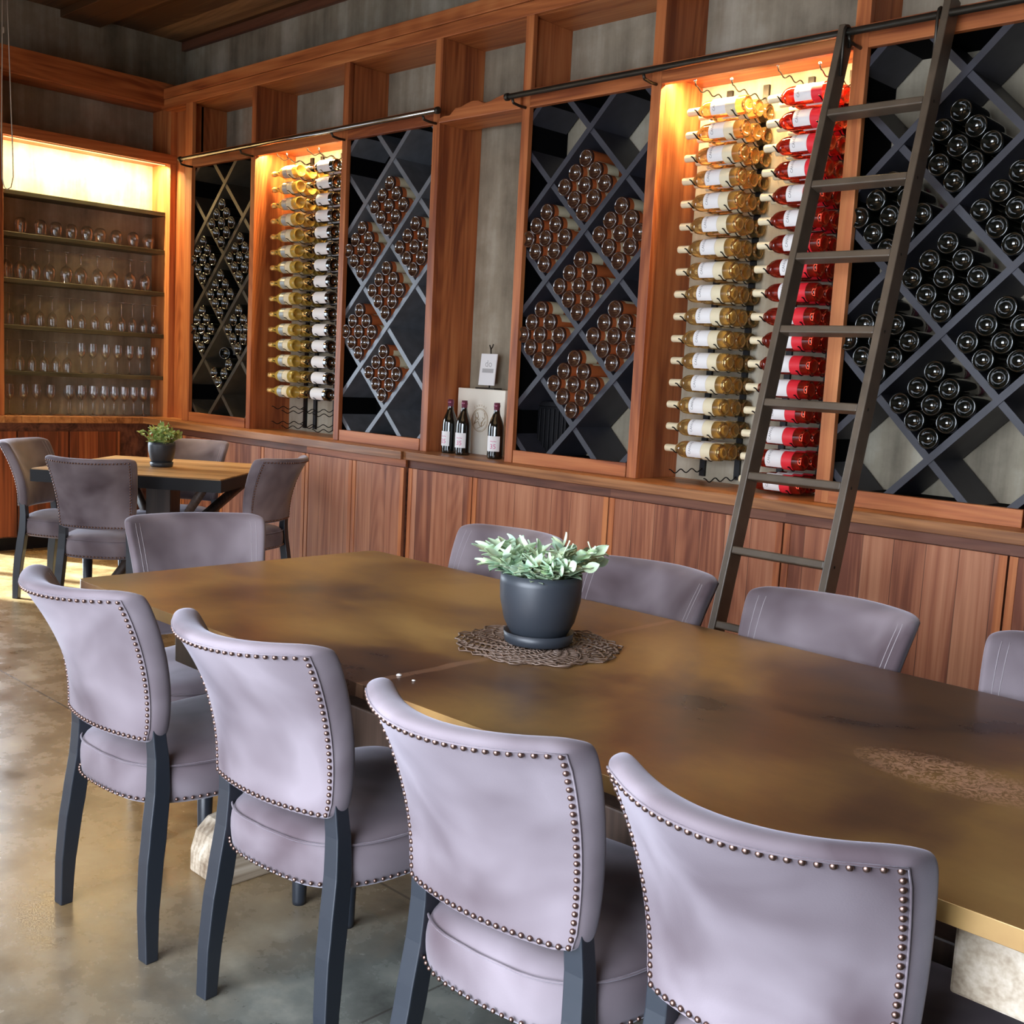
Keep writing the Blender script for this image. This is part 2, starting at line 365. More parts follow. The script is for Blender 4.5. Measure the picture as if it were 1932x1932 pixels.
# ------------------------------------------------------------------ joinery along the long wall
ZC=.902            # counter top
XF=-7.494          # face of the left joinery
posts=[('p0',-7.16,-7.07),('p1',-6.341,-6.293),('p2',-5.392,-5.343),('p3',-4.606,-4.552),('p4',-3.955,-3.903),('p5',-3.17,-3.115),('p6',-2.217,-2.158),('p7',-1.41,-1.355),('p8',-.42,-.365)]
P={n:(a,b) for n,a,b in posts}
k=4
for n,a,b in posts:
    m=MB().box(a,b,0,.028,ZC,3.047)
    # backing board behind the face, on the open-bay side(s)
    if n=='p0': m.box(a,a+.02,.028,YW,ZC,3.047)
    elif n in('p1',): m.box(b-.03,b,.028,YW,ZC,3.047)
    elif n in('p2','p4','p6'): m.box(a,a+.028,.028,YW,ZC,3.047)
    elif n in('p3','p5','p7'): m.box(b-.03,b,.028,YW,ZC,3.047)
    else: m.box(a,b,.028,YW,ZC,3.047)
    struct('trim_%d'%k,m,M['rwz'],.002); k+=1
struct('trim_%d'%k,MB().box(XF,-7.14,.105,.125,ZC,3.047).box(-7.165,-7.145,.02,YW,ZC,3.047),M['rwz'],.002); k+=1
# top beam: two laminated boards, solid back to the wall
struct('trim_%d'%k,MB().box(XF+.0,1.2,-.004,.03,3.115,3.182),M['rwx'],.003); k+=1
struct('trim_%d'%k,MB().box(XF+.0,1.2,.0,.03,3.047,3.112),M['rwx'],.003); k+=1
struct('trim_%d'%k,MB().box(XF+.0,1.2,.03,YW,3.047,3.10),M['rwx'],0); k+=1
# boards over the bays, rough one over the open bay
bays=[('p0','p1'),('p1','p2'),('p2','p3'),('p4','p5'),('p5','p6'),('p6','p7'),('p7','p8')]
for a,b in bays:
    x0,x1=P[a][1],P[b][0]
    struct('trim_%d'%k,MB().box(x0,x1,.0,.03,2.619,2.705).box(x0-.02,x1+.02,.03,YW,2.664,2.70),M['rwx'],.002); k+=1
# rough live-edge beam
x0,x1=P['p3'][1],P['p4'][0]; top=[];n=14
for i in range(n+1):
    x=x0+(x1-x0)*i/n; top.append((x,2.69+.012*math.sin(i*1.3)+(-.05 if i<3 else 0)+rnd.uniform(-.004,.004)))
m=MB().prism([(x0,2.617),(x1,2.617)]+top[::-1],-.012,YW-.1)
tag(m.build('rough_beam',M['rwx'],None,.004),'rough sawn redwood beam bridging the open bay above the three standing bottles','beam')

# left joinery (glass shelves wall)
YL,YRr=-1.098,.057
struct('trim_%d'%k,MB().box(XF,XF+.028,YRr,.105,ZC,3.065).box(XW,XF,YRr,YRr+.02,ZC,3.065),M['rwz'],.002); k+=1
struct('trim_%d'%k,MB().box(XF,XF+.028,YL-.10,YL,ZC,3.065).box(XW,XF,YL-.02,YL,ZC,3.065),M['rwz'],.002); k+=1
struct('trim_%d'%k,MB().box(XF,XF+.03,YL-.1,.105,2.682,2.75).box(XW,XF,YL,YRr,2.69,2.73),M['rwy'],.002); k+=1
struct('trim_%d'%k,MB().box(XF,XF+.034,YL-.1,.125,3.065,3.225).box(XW,XF,YL-.1,.125,3.065,3.11),M['rwy'],.002); k+=1
# counters
tag(MB().prismz([(XW+.001,-1.2),(XF+.035,-1.2),(XF+.035,-.135),(-4.60,-.135),(-4.60,YW),(XW,YW)],ZC-.045,ZC).build('countertop',M['counter'],None,.003),'thick redwood countertop under the left racks and glass shelves','countertop')
tag(MB().box(-4.598,1.2,-.12,YW,ZC-.045,ZC).build('countertop',M['counter'],None,.003),'thick redwood countertop under the standing bottles and right racks','countertop')
# base cabinets
def cabinet(x0,x1,yf,label,n=1,strip='strip'):
    t=empty('base_cabinet',((x0+x1)/2,0,0),label,'cabinet',0,'redwood base cabinets under the counter')
    cx=(x0+x1)/2
    MB().box(x0-cx,x1-cx,yf+.02,YW,.09,ZC-.047).build('body',M['strip'],t)
    MB().box(x0-cx,x1-cx,yf+.06,YW,.0,.09).build('toe_kick',M['black'],t)
    MB().box(x0-cx,x1-cx,yf+.006,yf+.02,.815,ZC-.047).build('top_rail',M[strip],t)
    for i in range(n):
        a=x0+(x1-x0)*i/n+.004; b=x0+(x1-x0)*(i+1)/n-.004
        d=MB().box(a,b,yf-.0,yf+.018,.10,.812); o=d.build('door',M['panel'],t,.002); o.location=(-cx,0,0)
        for v in (a,b-.028): 
            e=MB().box(v,v+.028,yf-.003,yf,.10,.812).build('edge_strip',M['rwz'],o)
cabinet(-7.44,-6.46,-.105,'base cabinet in the corner behind the wooden table, far left of the long wall',2)
cabinet(-6.46,-5.51,-.105,'plank door base cabinet below the gold bottle niche',2)
cabinet(-5.51,-4.60,-.105,'grey-streaked plank base cabinet left of the counter step',2,'rwx')
cabinet(-4.585,-4.08,-.09,'narrow plank base cabinet right of the counter step, below the standing bottles',1)
cabinet(-4.08,-3.184,-.09,'plank base cabinet behind the first far-side chair and the potted plant',1)
cabinet(-3.184,-2.288,-.09,'plank base cabinet below the rosé niche, left half behind the ladder foot',1)
cabinet(-2.288,-1.415,-.09,'plank base cabinet right of the ladder with swirling grain',1)
cabinet(-1.415,-.5,-.09,'plank base cabinet at the right edge of the photo',1)
# left wall cabinet
t=empty('base_cabinet',(XW+.004,-.6,0),'base cabinet under the wine glass shelves on the left wall','cabinet')
MB().box(0,XF+.0-XW,-.598,.52,.09,ZC-.047).build('body',M['strip'],t)
MB().box(0,XF-.04-XW,-.598,.52,0,.09).build('toe_kick',M['black'],t)
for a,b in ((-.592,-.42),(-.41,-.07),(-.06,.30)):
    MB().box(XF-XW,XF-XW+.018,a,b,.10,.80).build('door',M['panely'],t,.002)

# ------------------------------------------------------------------ diamond racks
RZ0,RZ1=.966,2.619
def clip(poly,x0,x1,z0,z1):
    def cut(p,f,g):
        out=[]
        for i in range(len(p)):
            a,b=p[i],p[(i+1)%len(p)]; fa,fb=f(a),f(b)
            if fa>=0: out.append(a)
            if (fa>=0)!=(fb>=0):
                t=fa/(fa-fb); out.append((a[0]+t*(b[0]-a[0]),a[1]+t*(b[1]-a[1])))
        return out
    for f in (lambda q:q[0]-x0,lambda q:x1-q[0],lambda q:q[1]-z0,lambda q:z1-q[1]):
        if poly: poly=cut(poly,f,None)
    return poly
ST=.46; ZT=2.487
def rack(xc,label,divm,closed,xa,xb):
    t=empty('diamond_wine_rack',(xc,0,RZ0),label,'wine rack',0,'diamond wine racks')
    h0,h1=xa-xc,xb-xc
    H=RZ1-RZ0
    # black liner
    MB().box(h0,h0+.006,.03,YW-.003,-.03,H+.03).build('side_panel',M['liner'],t)
    MB().box(h1-.006,h1,.03,YW-.003,-.03,H+.03).build('side_panel',M['liner'],t)
    MB().box(h0+.006,h1-.006,.03,YW-.003,-.03,-.012).build('bottom_panel',M['liner'],t)
    MB().box(h0+.006,h1-.006,.03,YW-.003,H+.012,H+.03).build('top_panel',M['liner'],t)
    if closed: MB().box(h0+.006,h1-.006,YW-.012,YW-.004,-.012,H+.012).build('back_panel',M['liner'],t)
    MB().box(h0+.03,h1-.03,.0,.03,-.064,0).build('bottom_rail',M['rwx'],t,.002)
    th=.0135
    for sgn in (1,-1):
        for mI in range(-1,8):
            # line through (0, ZT-mI*ST) with slope sgn
            zc=ZT-mI*ST-RZ0; d=1.6
            nx,nz=-sgn/math.sqrt(2)*th,1/math.sqrt(2)*th
            pts=[(-d+nx,zc-sgn*d+nz),(-d-nx,zc-sgn*d-nz),(d-nx,zc+sgn*d-nz),(d+nx,zc+sgn*d+nz)]
            pl=clip(pts,h0+.007,h1-.007,-.012,H+.012)
            if len(pl)>=3:
                xs=[q[0] for q in pl]
                if max(xs)-min(xs)<.03: continue
                if sum(pl[i][0]*pl[(i+1)%len(pl)][1]-pl[(i+1)%len(pl)][0]*pl[i][1] for i in range(len(pl)))<0: pl=pl[::-1]
                y0=.008 if sgn>0 else .014
                mb=MB().prism(pl,y0+.02,y0+.024); mb.f=[];mb.v=[];mb.m=[];mb.sm=[]
                mb.prism(pl,y0+.02,YW-.014)
                mb.build('divider',divm,t)
    return t
rk=[('r1',-6.70,'narrow-looking diamond wine rack in the far corner beside the glass shelves','divs',True,-7.095,-6.324,'corner rack'),
    ('r3',-4.965,'diamond wine rack with bright steel dividers right of the gold bottle niche','divs',True,-5.363,-4.583,'bright steel rack'),
    ('r4',-3.5375,'diamond wine rack of brown bottles right of the open bay','div',False,-3.926,-3.146,'rack left of rosé niche'),
    ('r7',-1.785,'diamond wine rack of black bottles behind and right of the ladder','div',False,-2.188,-1.388,'rack right of ladder')]
M['divc']=shelfmat('grey_brown_divider',(.075,.062,.045,1),.45,.1)
racks={}
for key,xc,lab,dm,cl,xa,xb,sh in rk:
    racks[key]=rack(xc,lab,M['divc'] if key=='r1' else M[dm],cl,xa,xb)
# black ribbed case seen through the lower left diamond
t=empty('ribbed_case',(-3.80,.19,RZ0-.012),'black ribbed case in the lower left of the rack left of the rosé niche','case')
m=MB().box(-.105,.085,-.01,.10,0,.235)
for i in range(6): m.box(-.10+i*.031,-.083+i*.031,-.018,-.01,0,.225)
m.build('body',M['black'],t,.002); MB().box(-.11,.09,-.024,.104,.235,.262).build('lid',M['black'],t,.003)

# ------------------------------------------------------------------ bottles
def base_prof(R):
    o=[(.0003,.026)]
    for q in range(1,9): a=q/9; o.append((R*.80*a,.026-.024*a**2.4))
    o+=[(R*.84,.0006),(R*.88,.0),(R*.93,.0012),(R*.97,.0045),(R*.995,.010),(R,.016)]
    return o
def bordeaux(L=.30,R=.038):
    return base_prof(R)+[(R,.188),(R*.985,.198),(R*.93,.208),(R*.82,.218),(R*.66,.227),(.0185,.234),(.0160,.241),(.0150,.25),(.0148,L-.002),(.0135,L),(.0004,L)]
def bottle_prof(L=.288,R=.0415):
    return base_prof(R)+[(R,.15),(R*.99,.162),(R*.95,.174),(R*.87,.186),(R*.76,.198),(R*.63,.211),(R*.51,.223),(.0178,.234),(.0158,.246),(.0150,L-.022),(.0165,L-.020),(.0165,L-.012),(.0150,L-.010),(.0148,L),(.0004,L)]
def bottle_prof_old(L=.288,R=.0415):
    return [(0.0005,.030),(.012,.028),(.022,.020),(.029,.006),(.033,.0008),(.037,.0),(.0395,.003),(R,.008),(R,.16),(R*.985,.172),(R*.9,.188),(R*.72,.205),(R*.52,.219),(.0175,.231),(.0150,.243),(.0145,L-.022),(.0165,L-.020),(.0165,L-.012),(.0150,L-.010),(.0148,L),(.0005,L)]
def arc_label(mb,r,z0,z1,ac,half,seg=12,text=None,ti=1,ty=0,extra=None):
    mb.lathe([(r,z0),(r,z1)],seg,a0=ac-half,a1=ac+half)
    if text:
        vs,fs=text; R=r+.0006
        mb.mat(ti); mb.add([(R*math.cos(ac+x/R),R*math.sin(ac+x/R),ty+y) for x,y,z in vs],fs); mb.mat(0)
TXT=textmesh('CANVAS',.0165)
def make_bottle(name,glassm,capm,label_fn,label,cat,group,loc,rot,L=.288,R=.0415,cap=None,shape=None):
    pf=(shape or bottle_prof)(L,R)
    if isinstance(glassm,tuple):
        mb=MB().lathe(pf[:15],24); mb.mat(1); mb.lathe(pf[14:],24); o=mb.mesh(name,list(glassm))
    else: o=MB().lathe(pf,24).mesh(name,glassm)
    r=bpy.data.objects.new(name,o); C.objects.link(r); r.location=loc; r.rotation_euler=rot; tag(r,label,cat,group)
    if capm:
        if shape: MB().lathe([(.0164,L-.062),(.0164,L-.004),(.0150,L+.0006),(.0003,L+.001)],16).build('capsule',capm,r)
        else: MB().lathe([(.0157,L-.054),(.0157,L-.0225),(.0173,L-.021),(.0173,L-.011),(.0160,L-.009),(.0157,L+.0004),(.0003,L+.001)],16).build('capsule',capm,r)
    if label_fn: label_fn(r)
    return r
RXm=(-PI/2,0,0)
def lab_cream(r):
    mb=MB(); arc_label(mb,.0420,.045,.125,PI/2,2.2,20); mb.build('paper_label',M['labelcream'],r)
proto_dark=None; proto_rose=None
pos9=[((0,0),'bottom bottle'),((1,0),'right of fourth row'),((0,1),'left of fourth row'),((2,0),'right end of third row'),((1,1),'middle of third row'),((0,2),'left end of third row'),((2,1),'right of second row'),((1,2),'left of second row'),((2,2),'top bottle')]
DP=.0862
def pile(xc,zb,kind,rackname,dname,grp,which=None,xlim=None):
    global proto_dark,proto_rose
    for (i,j),pn in pos9:
        if which is not None and (i,j) not in which: continue
        x=xc+(i-j)*DP/math.sqrt(2); z=zb+.0195+.0415*math.sqrt(2)+.001+(i+j)*DP/math.sqrt(2)
        if xlim: x=min(max(x,xlim[0]+.0425),xlim[1]-.0425)
        x+=rnd.uniform(-.0008,.0008)
        y=.012+rnd.uniform(-.004,.0)
        kd='dark' if kind=='dark' else 'brown'
        lab='%s wine bottle, %s, %s, %s'%(kd,pn,dname,rackname)
        rot=(-PI/2,rnd.uniform(0,6),0)
        rot=(Matrix.Rotation(-PI/2,3,'X')@Matrix.Rotation(rnd.uniform(0,6),3,'Z')).to_euler()
        if kind=='dark':
            if proto_dark is None: proto_dark=make_bottle('dark_wine_bottle',M['darkglass'],M['plum'],None,lab,'wine bottle',grp,(x,y,z),rot)
            else: dup(proto_dark,(x,y,z),rot,lab,grp)
        else:
            if proto_rose is None: proto_rose=make_bottle('brown_wine_bottle',(M['rosedark'],M['roseside']),M['cream'],lab_cream,lab,'wine bottle',grp,(x,y,z),rot)
            else: dup(proto_rose,(x,y,z),rot,lab,grp)
def zc(n): return ZT-n*ST            # centre-column crossings
def zs(n): return ZT-(n+.5)*ST       # side-column crossings
allr={'r1':('dark','far corner rack',[('c',1,None),('c',2,None),('c',3,'bot5'),('l',1,None),('l',2,None),('r',1,None),('r',2,None)]),
      'r3':('brown','bright steel rack',[('c',1,None),('c',2,None),('c',3,None),('l',1,None),('l',2,None),('r',1,None)]),
      'r4':('brown','rack left of rosé niche',[('c',1,None),('c',2,None),('c',3,None),('l',1,None),('l',2,None),('r',1,None),('r',2,None)]),
      'r7':('dark','rack right of ladder',[('c',1,None),('c',2,None),('c',3,None),('l',1,None),('l',2,None),('r',1,None),('r',2,None)])}
dn={('c',1):'top middle diamond',('c',2):'central diamond',('c',3):'bottom middle diamond',('l',1):'upper left diamond',('l',2):'lower left diamond',('r',1):'upper right diamond',('r',2):'lower right diamond'}
for key,xc,lab,dm,cl,xa,xb,sh in rk:
    kind,rn,ds=allr[key]
    for col,n,sp in ds:
        x=xc+{'c':0,'l':-ST/2,'r':ST/2}[col]; z=zc(n) if col=='c' else zs(n)
        wh=None
        if sp=='bot5': wh=[(0,0),(1,0),(0,1),(2,0)]
        pile(x,z,kind,rn,dn[(col,n)],'bottles in the %s'%rn,wh,(xa+.007,xb-.007))
# the turned bottle showing its label, corner rack bottom diamond
x=-6.70-.125; z=zc(3)+.0195+.0587+.001+2*DP/math.sqrt(2)+.012
rot=(Matrix.Rotation(.55,3,'Z')@Matrix.Rotation(-PI/2,3,'X')@Matrix.Rotation(-1.3,3,'Z')).to_euler()
def lab_white(r):
    mb=MB(); arc_label(mb,.0421,.045,.13,0,1.5,16); mb.build('paper_label',M['label'],r)
make_bottle('dark_wine_bottle',M['darkglass'],M['plum'],lab_white,'dark bottle turned to show its white label, far corner rack','wine bottle','bottles in the far corner rack',(x+.13,.05,z+.062),rot)

# ------------------------------------------------------------------ wall-mounted wire racks with bottles
ordn=['first','second','third','fourth','fifth','sixth','seventh','eighth','ninth','tenth','eleventh','twelfth','thirteenth','fourteenth','fifteenth','sixteenth','seventeenth']
YD=[.085,.168,.2535]
def wave_wire(mb,x,z0,r,knob=False):
    pts=[]; n=34
    for i in range(n+1):
        y=.296-(.296-.040)*i/n
        ph=min(abs(y-q) for q in YD)
        zz=z0-r-.003+.017*(1-math.cos(min(ph/.0425,1)*PI))/2
        if y<YD[0]-.042+.0: zz=z0-r+.014
        pts.append((x,y,zz))
    if knob: pts+= [(x,.034,z0-r+.022),(x,.030,z0-r+.034)]
    mb.tube(pts,.0028,6)
    return pts[-1]
def wire_rack(xb1,xb2,rows,zmax,label,grp,extra):
    xm=(xb1+xb2)/2
    t=empty('wall_bottle_rack',(xm,0,ZC),label,'bottle rack',0,'wire bottle racks in the lit niches')
    for xb in (xb1,xb2):
        MB().box(xb-xm-.014,xb-xm+.014,.290,.3045,.02,zmax-ZC+.03).build('upright',M['wire'],t)
    mb=MB()
    a=Vector((0,0,0))
    wave_wire(mb,xb1-xm,0,.0165); me=mb.mesh('neck_cradle',M['wire']); mb=MB(); wave_wire(mb,xb2-xm,0,.038); me2=mb.mesh('body_cradle',M['wire'])
    for z in rows+extra: link('neck_cradle',me,t,0,(0,0,z-ZC)); link('body_cradle',me2,t,0,(0,0,z-ZC))
    # empty top cradle with bright knob ends
    for xb,r,nm in((xb1,.0165,'neck_cradle'),(xb2,.038,'body_cradle')):
        mb=MB(); e=wave_wire(mb,xb-xm,0,r,True); o=mb.build(nm,M['wire'],t,0,loc=(0,0,zmax-ZC))
        MB().lathe([(0.0003,-.007),(.005,-.005),(.007,0),(.005,.005),(.0003,.007)],10,Matrix.Translation(Vector(e))).build('end_knob',M['steel'],o)
    return t
def lab_canvas(cream,red=False):
    def f(r):
        mb=MB(); arc_label(mb,.0388,.090,.165,-PI/2+.35,1.25,16,TXT,1,.146)
        mb.build('paper_label',[M['label'],M['ink']],r)
        mb=MB(); mb.lathe([(.0386,.042),(.0386,.0895)],20,a0=-PI/2-1.6,a1=-PI/2+1.9); mb.build('lower_label',cream,r)
    return f
def fill(rows,xbase,name,glassm,capm,lf,what,grp,niche,deep=3,shape=None):
    proto=None; rot=(0,-PI/2,0)
    for i,z in enumerate(rows):
        for d in range(deep):
            lab='%s, %s layer, %s row from top, %s'%(what,['front','middle','back'][d],ordn[i],niche)
            loc=(xbase+rnd.uniform(-.003,.003),YD[d],z)
            if proto is None: proto=make_bottle(name,glassm,capm,lf,lab,'wine bottle',grp,loc,rot,L=.30,R=.038,shape=shape)
            else: dup(proto,loc,rot,lab,grp)
    return proto
r5w=[2.502-.0967*i for i in range(16)]; r5r=[2.506-.0972*i for i in range(17)]
r2=[2.512-.0966*i for i in range(15)]
wire_rack(-2.96,-2.774,r5w,2.600,'left wire bottle rack with white wine in the niche left of the ladder','',[.96])
wire_rack(-2.559,-2.37,r5r,2.603,'right wire bottle rack with rosé in the niche left of the ladder','',[])
wire_rack(-6.10,-5.99,r2,2.608,'left wire bottle rack with gold bottles beside the corner rack','',[1.063,.967])
wire_rack(-5.78,-5.66,r2,2.608,'right wire bottle rack with white-labelled bottles beside the steel rack','',[1.063,.967])
fill(r5w,-2.72,'white_wine_bottle',M['whitewine'],M['cream'],lab_canvas(M['labelcream']),'amber white wine bottle','white wine bottles in the niche left of the ladder','niche by ladder',3,bordeaux)
fill(r5r,-2.32,'rose_wine_bottle',M['rosewine'],M['cream'],lab_canvas(M['redlabel']),'red rosé bottle','rosé bottles in the niche left of the ladder','niche by ladder',3,bordeaux)
def lab_gold(r):
    mb=MB(); mb.lathe([(.0386,.103),(.0386,.150)],20,a0=-PI/2-1.3,a1=-PI/2+1.6); mb.build('label_band',M['silver'],r)
    mb=MB(); mb.lathe([(.0387,.045),(.0387,.100)],20,a0=-PI/2-1.6,a1=-PI/2+1.9); mb.build('lower_label',M['labelcream'],r)
def lab_big(r):
    mb=MB(); arc_label(mb,.0386,.035,.155,-PI/2+.3,1.35,18); mb.build('paper_label',M['label'],r)
fill(r2,-5.91,'gold_sparkling_bottle',M['goldwine'],M['gold'],lab_gold,'gold foiled sparkling wine bottle','gold bottles in the far lit niche','far niche')
fill(r2,-5.545,'white_label_bottle',M['darkglass'],M['gold'],lab_big,'dark bottle with wide white label','white-labelled bottles in the far lit niche','far niche')

# lit niches: LED strips
def strip(x0,x1,y,z,label):
    t=empty('niche_light',((x0+x1)/2,y,z),label,'light')
    h=(x1-x0)/2
    MB().box(-h,h,-.008,.008,.0,.012).build('housing',M['steel'],t)
    MB().box(-h,h,-.006,.006,-.004,0).build('diffuser',M['led'],t)
def area(name,loc,rot,sx,sy,power,col,spread=PI):
    l=bpy.data.lights.new(name,'AREA'); l.shape='RECTANGLE'; l.size=sx; l.size_y=sy; l.energy=power; l.color=col; l.spread=spread
    o=bpy.data.objects.new(name,l); C.objects.link(o); o.location=loc; o.rotation_euler=rot; return o
strip(P['p5'][1]+.02,P['p6'][0]-.02,.048,2.651,'warm light strip at the top front of the niche left of the ladder')
strip(P['p1'][1]+.02,P['p2'][0]-.02,.048,2.651,'warm light strip at the top front of the gold bottle niche')
t=empty('niche_light',(XF-.016,(YL+YRr)/2,2.678),'warm light strip above the wine glass shelves','light')
h=(YRr-YL)/2-.02
MB().box(-.008,.008,-h,h,0,.012).build('housing',M['steel'],t); MB().box(-.006,.006,-h,h,-.004,0).build('diffuser',M['led2'],t)
WARM=(1,.66,.28)
area('niche_lamp',((P['p5'][1]+P['p6'][0])/2,.055,2.642),(.25,0,0),.88,.02,30,WARM)
area('niche_lamp',((P['p1'][1]+P['p2'][0])/2,.055,2.642),(.25,0,0),.88,.02,26,WARM)
area('niche_lamp',(XF-.016,(YL+YRr)/2,2.672),(0,.30,0),.016,1.08,38,(1,.78,.40))

# ------------------------------------------------------------------ wine glass shelves
SH=[2.355,2.09,1.795,1.495,1.195]
for i,z in enumerate(SH):
    tag(MB().box(XW+.004,XF-.035,YL+.002,YRr-.002,z-.028,z).build('shelf',M['shelf'],None,.002),
        'dark shelf, %s from the top, in the left wall niche%s'%(['first','second','third','fourth','fifth'][i],[' (bare, under the light)',' holding rounded tumblers',' holding upside-down goblets',' holding inverted slim glasses',' holding mixed glasses'][i]),'shelf','glass shelves on the left wall')
def ww(prof,inner): return prof+inner[::-1]
def shell(outer,t=.0011):
    inner=[(max(r-t,.0004),z+ (t if i==0 else 0)) for i,(r,z) in enumerate(outer)]
    return outer,inner
def glass_mesh(kind):
    if kind=='tumbler':   # stemless, stored upside down
        o=[(.0003,.105),(.018,.104),(.030,.096),(.039,.078),(.0415,.055),(.038,.025),(.033,.0),(.0318,.0),(.0365,.025),(.040,.055),(.0375,.077),(.0288,.0945),(.017,.1022),(.0003,.1035)]
    elif kind=='goblet':  # standing upright: foot, stem, bowl
        o=[(.0003,.0),(.036,.0),(.036,.002),(.012,.006),(.0042,.016),(.0036,.05),(.0038,.082),(.010,.09),(.028,.103),(.041,.128),(.0425,.15),(.038,.18),(.0335,.208),(.0322,.208),(.0366,.18),(.041,.15),(.0395,.129),(.027,.105),(.009,.0925),(.0003,.091)]
    elif kind=='slim':
        o=[(.0003,.0),(.032,.0),(.032,.002),(.010,.006),(.0038,.016),(.0034,.08),(.0036,.098),(.009,.105),(.022,.118),(.030,.14),(.030,.165),(.0265,.205),(.0253,.205),(.0287,.165),(.0287,.141),(.021,.120),(.008,.1075),(.0003,.106)]
    o={'tumbler':o[:7][::-1],'goblet':o[:13],'slim':o[:12]}[kind]
    return MB().lathe(o,24).mesh('wine_glass',M['clear'])
gm={k_:glass_mesh(k_) for k_ in('tumbler','goblet','slim')}
def glasses(ys,z,kind,inv,what,cat,grp,x=-7.60):
    H={'tumbler':.105,'goblet':.208,'slim':.205}[kind]
    n=len(ys)
    for i,y in enumerate(ys):
        o=bpy.data.objects.new({'tumbler':'tumbler','goblet':'wine_goblet','slim':'wine_glass'}[kind],gm[kind]); C.objects.link(o)
        xx=x+rnd.uniform(-.012,.012)
        if inv and kind!='tumbler': o.location=(xx,y,z+H+.0003); o.rotation_euler=(PI,0,0)
        else: o.location=(xx,y,z+.0003)
        w='leftmost' if i==0 else 'rightmost' if i==n-1 else ordn[i]+' from the left'
        tag(o,'%s, %s'%(what,w),cat,grp)
glasses([-0.939,-0.81,-0.704,-0.595,-0.491,-0.39,-0.273,-0.155,-0.035],2.09,'tumbler',True,'rounded clear tumbler upside down on the second shelf','tumbler','tumblers on the second shelf')
glasses([-1.029,-0.94,-0.85,-0.747,-0.634,-0.53,-0.415,-0.301,-0.173,-0.06],1.795,'goblet',True,'clear stemmed goblet upside down on the third shelf','wine glass','goblets on the third shelf')
glasses([-1.01,-0.907,-0.811,-0.722,-0.612,-0.519,-0.424,-0.328,-0.238,-0.15,-0.061,0.018],1.495,'slim',True,'slim stemmed glass upside down on the fourth shelf','wine glass','glasses on the fourth shelf')
glasses([-1.022,-0.946,-0.865,-0.783,-0.704,-0.619],1.195,'slim',True,'upside-down stemmed glass on the fifth shelf','wine glass','inverted glasses on the fifth shelf')
glasses([-0.526,-0.442,-0.353,-0.263,-0.175,-0.084,0.012],1.195,'slim',False,'upright stemmed glass on the fifth shelf','wine glass','upright glasses on the fifth shelf')
glasses([-1.017,-0.926,-0.83,-0.736,-0.611,-0.525,-0.44,-0.36,-0.285,-0.210,-0.135,-0.060,0.015],ZC,'slim',False,'upright stemmed glass on the counter','wine glass','upright glasses on the counter')
glasses([-0.56,-0.48,-0.40,-0.32,-0.245,-0.17,-0.095,-0.02],ZC,'slim',False,'upright stemmed glass on the counter, back row','wine glass','back row of glasses on the counter',-7.68)

# ------------------------------------------------------------------ things in the open bay
t=empty('wine_carton',(-4.345,.24,ZC),'cream wine carton with round bronze emblem behind the standing bottles','carton')
MB().box(-.182,.182,-.045,.055,0,.352).build('box',M['carton'],t,.003)
e=MB()
def ringf(mb,cx,cz,r,w,y,seg=40):
    vs=[];fs=[]
    for k_ in range(seg):
        a=2*PI*k_/seg
        for q in (r-w,r+w):
            vs.append((cx+q*math.cos(a),y,cz+q*math.sin(a)))
    for k_ in range(seg):
        a=2*k_;b=2*((k_+1)%seg); fs.append((a,b,b+1,a+1))
    mb.add(vs,fs)
ringf(e,0,.185,.062,.0016,-.0462); ringf(e,0,.185,.056,.001,-.0462)
for pts in ([(-.045,.16),(-.03,.19),(-.04,.215),(-.02,.225),(-.012,.205),(-.02,.19)],[(-.04,.165),(-.015,.178),(0,.155),(.018,.15),(.01,.17),(.03,.19),(.018,.20)],[(-.02,.14),(0,.145),(.012,.16),(.02,.18),(.04,.2),(.032,.225)],[(-.03,.2),(-.01,.185),(.0,.20),(-.01,.22)],[(.01,.15),(.03,.16),(.042,.18)]):
    e.tube([(x,-.0462,z) for x,z in pts],.0017,5)
def arctext(mb,s,r,a_c,size,flip=False,y=-.0462,cx=0,cz=.185):
    n=len(s)
    for i,ch in enumerate(s):
        if ch==' ': continue
        vs,fs=textmesh(ch,size); a=a_c-(i-(n-1)/2)*size*1.05/r*(-1 if flip else 1)
        up=Vector((math.cos(a),0,math.sin(a)))*(-1 if flip else 1); rt=Vector((math.sin(a),0,-math.cos(a)))*(-1 if flip else 1)
        c=Vector((cx+r*math.cos(a),y,cz+r*math.sin(a)))
        mb.add([c+rt*x+up*yy for x,yy,z in vs],fs)
arctext(e,'CANVAS',.078,PI/2,.017)
e.build('emblem',M['cartonink'],t)
def lab_pink(r):
    mb=MB(); arc_label(mb,.0420,.04,.118,-PI/2-.1,.95,14)
    mb.mat(1)
    vs,fs=textmesh('35',.034); R=.0425
    for dx,dz in((.004,.064),):
        mb.add([(R*math.cos(-PI/2-.1+(x+dx)/R),R*math.sin(-PI/2-.1+(x+dx)/R),dz+y) for x,y,z in vs],fs)
    vs,fs=textmesh('~~',.03)
    mb.add([(R*math.cos(-PI/2-.1+(x+.004)/R),R*math.sin(-PI/2-.1+(x+.004)/R),.092+y) for x,y,z in vs],fs)
    mb.mat(0); mb.build('paper_label',[M['label'],M['pink']],r)
p_=None
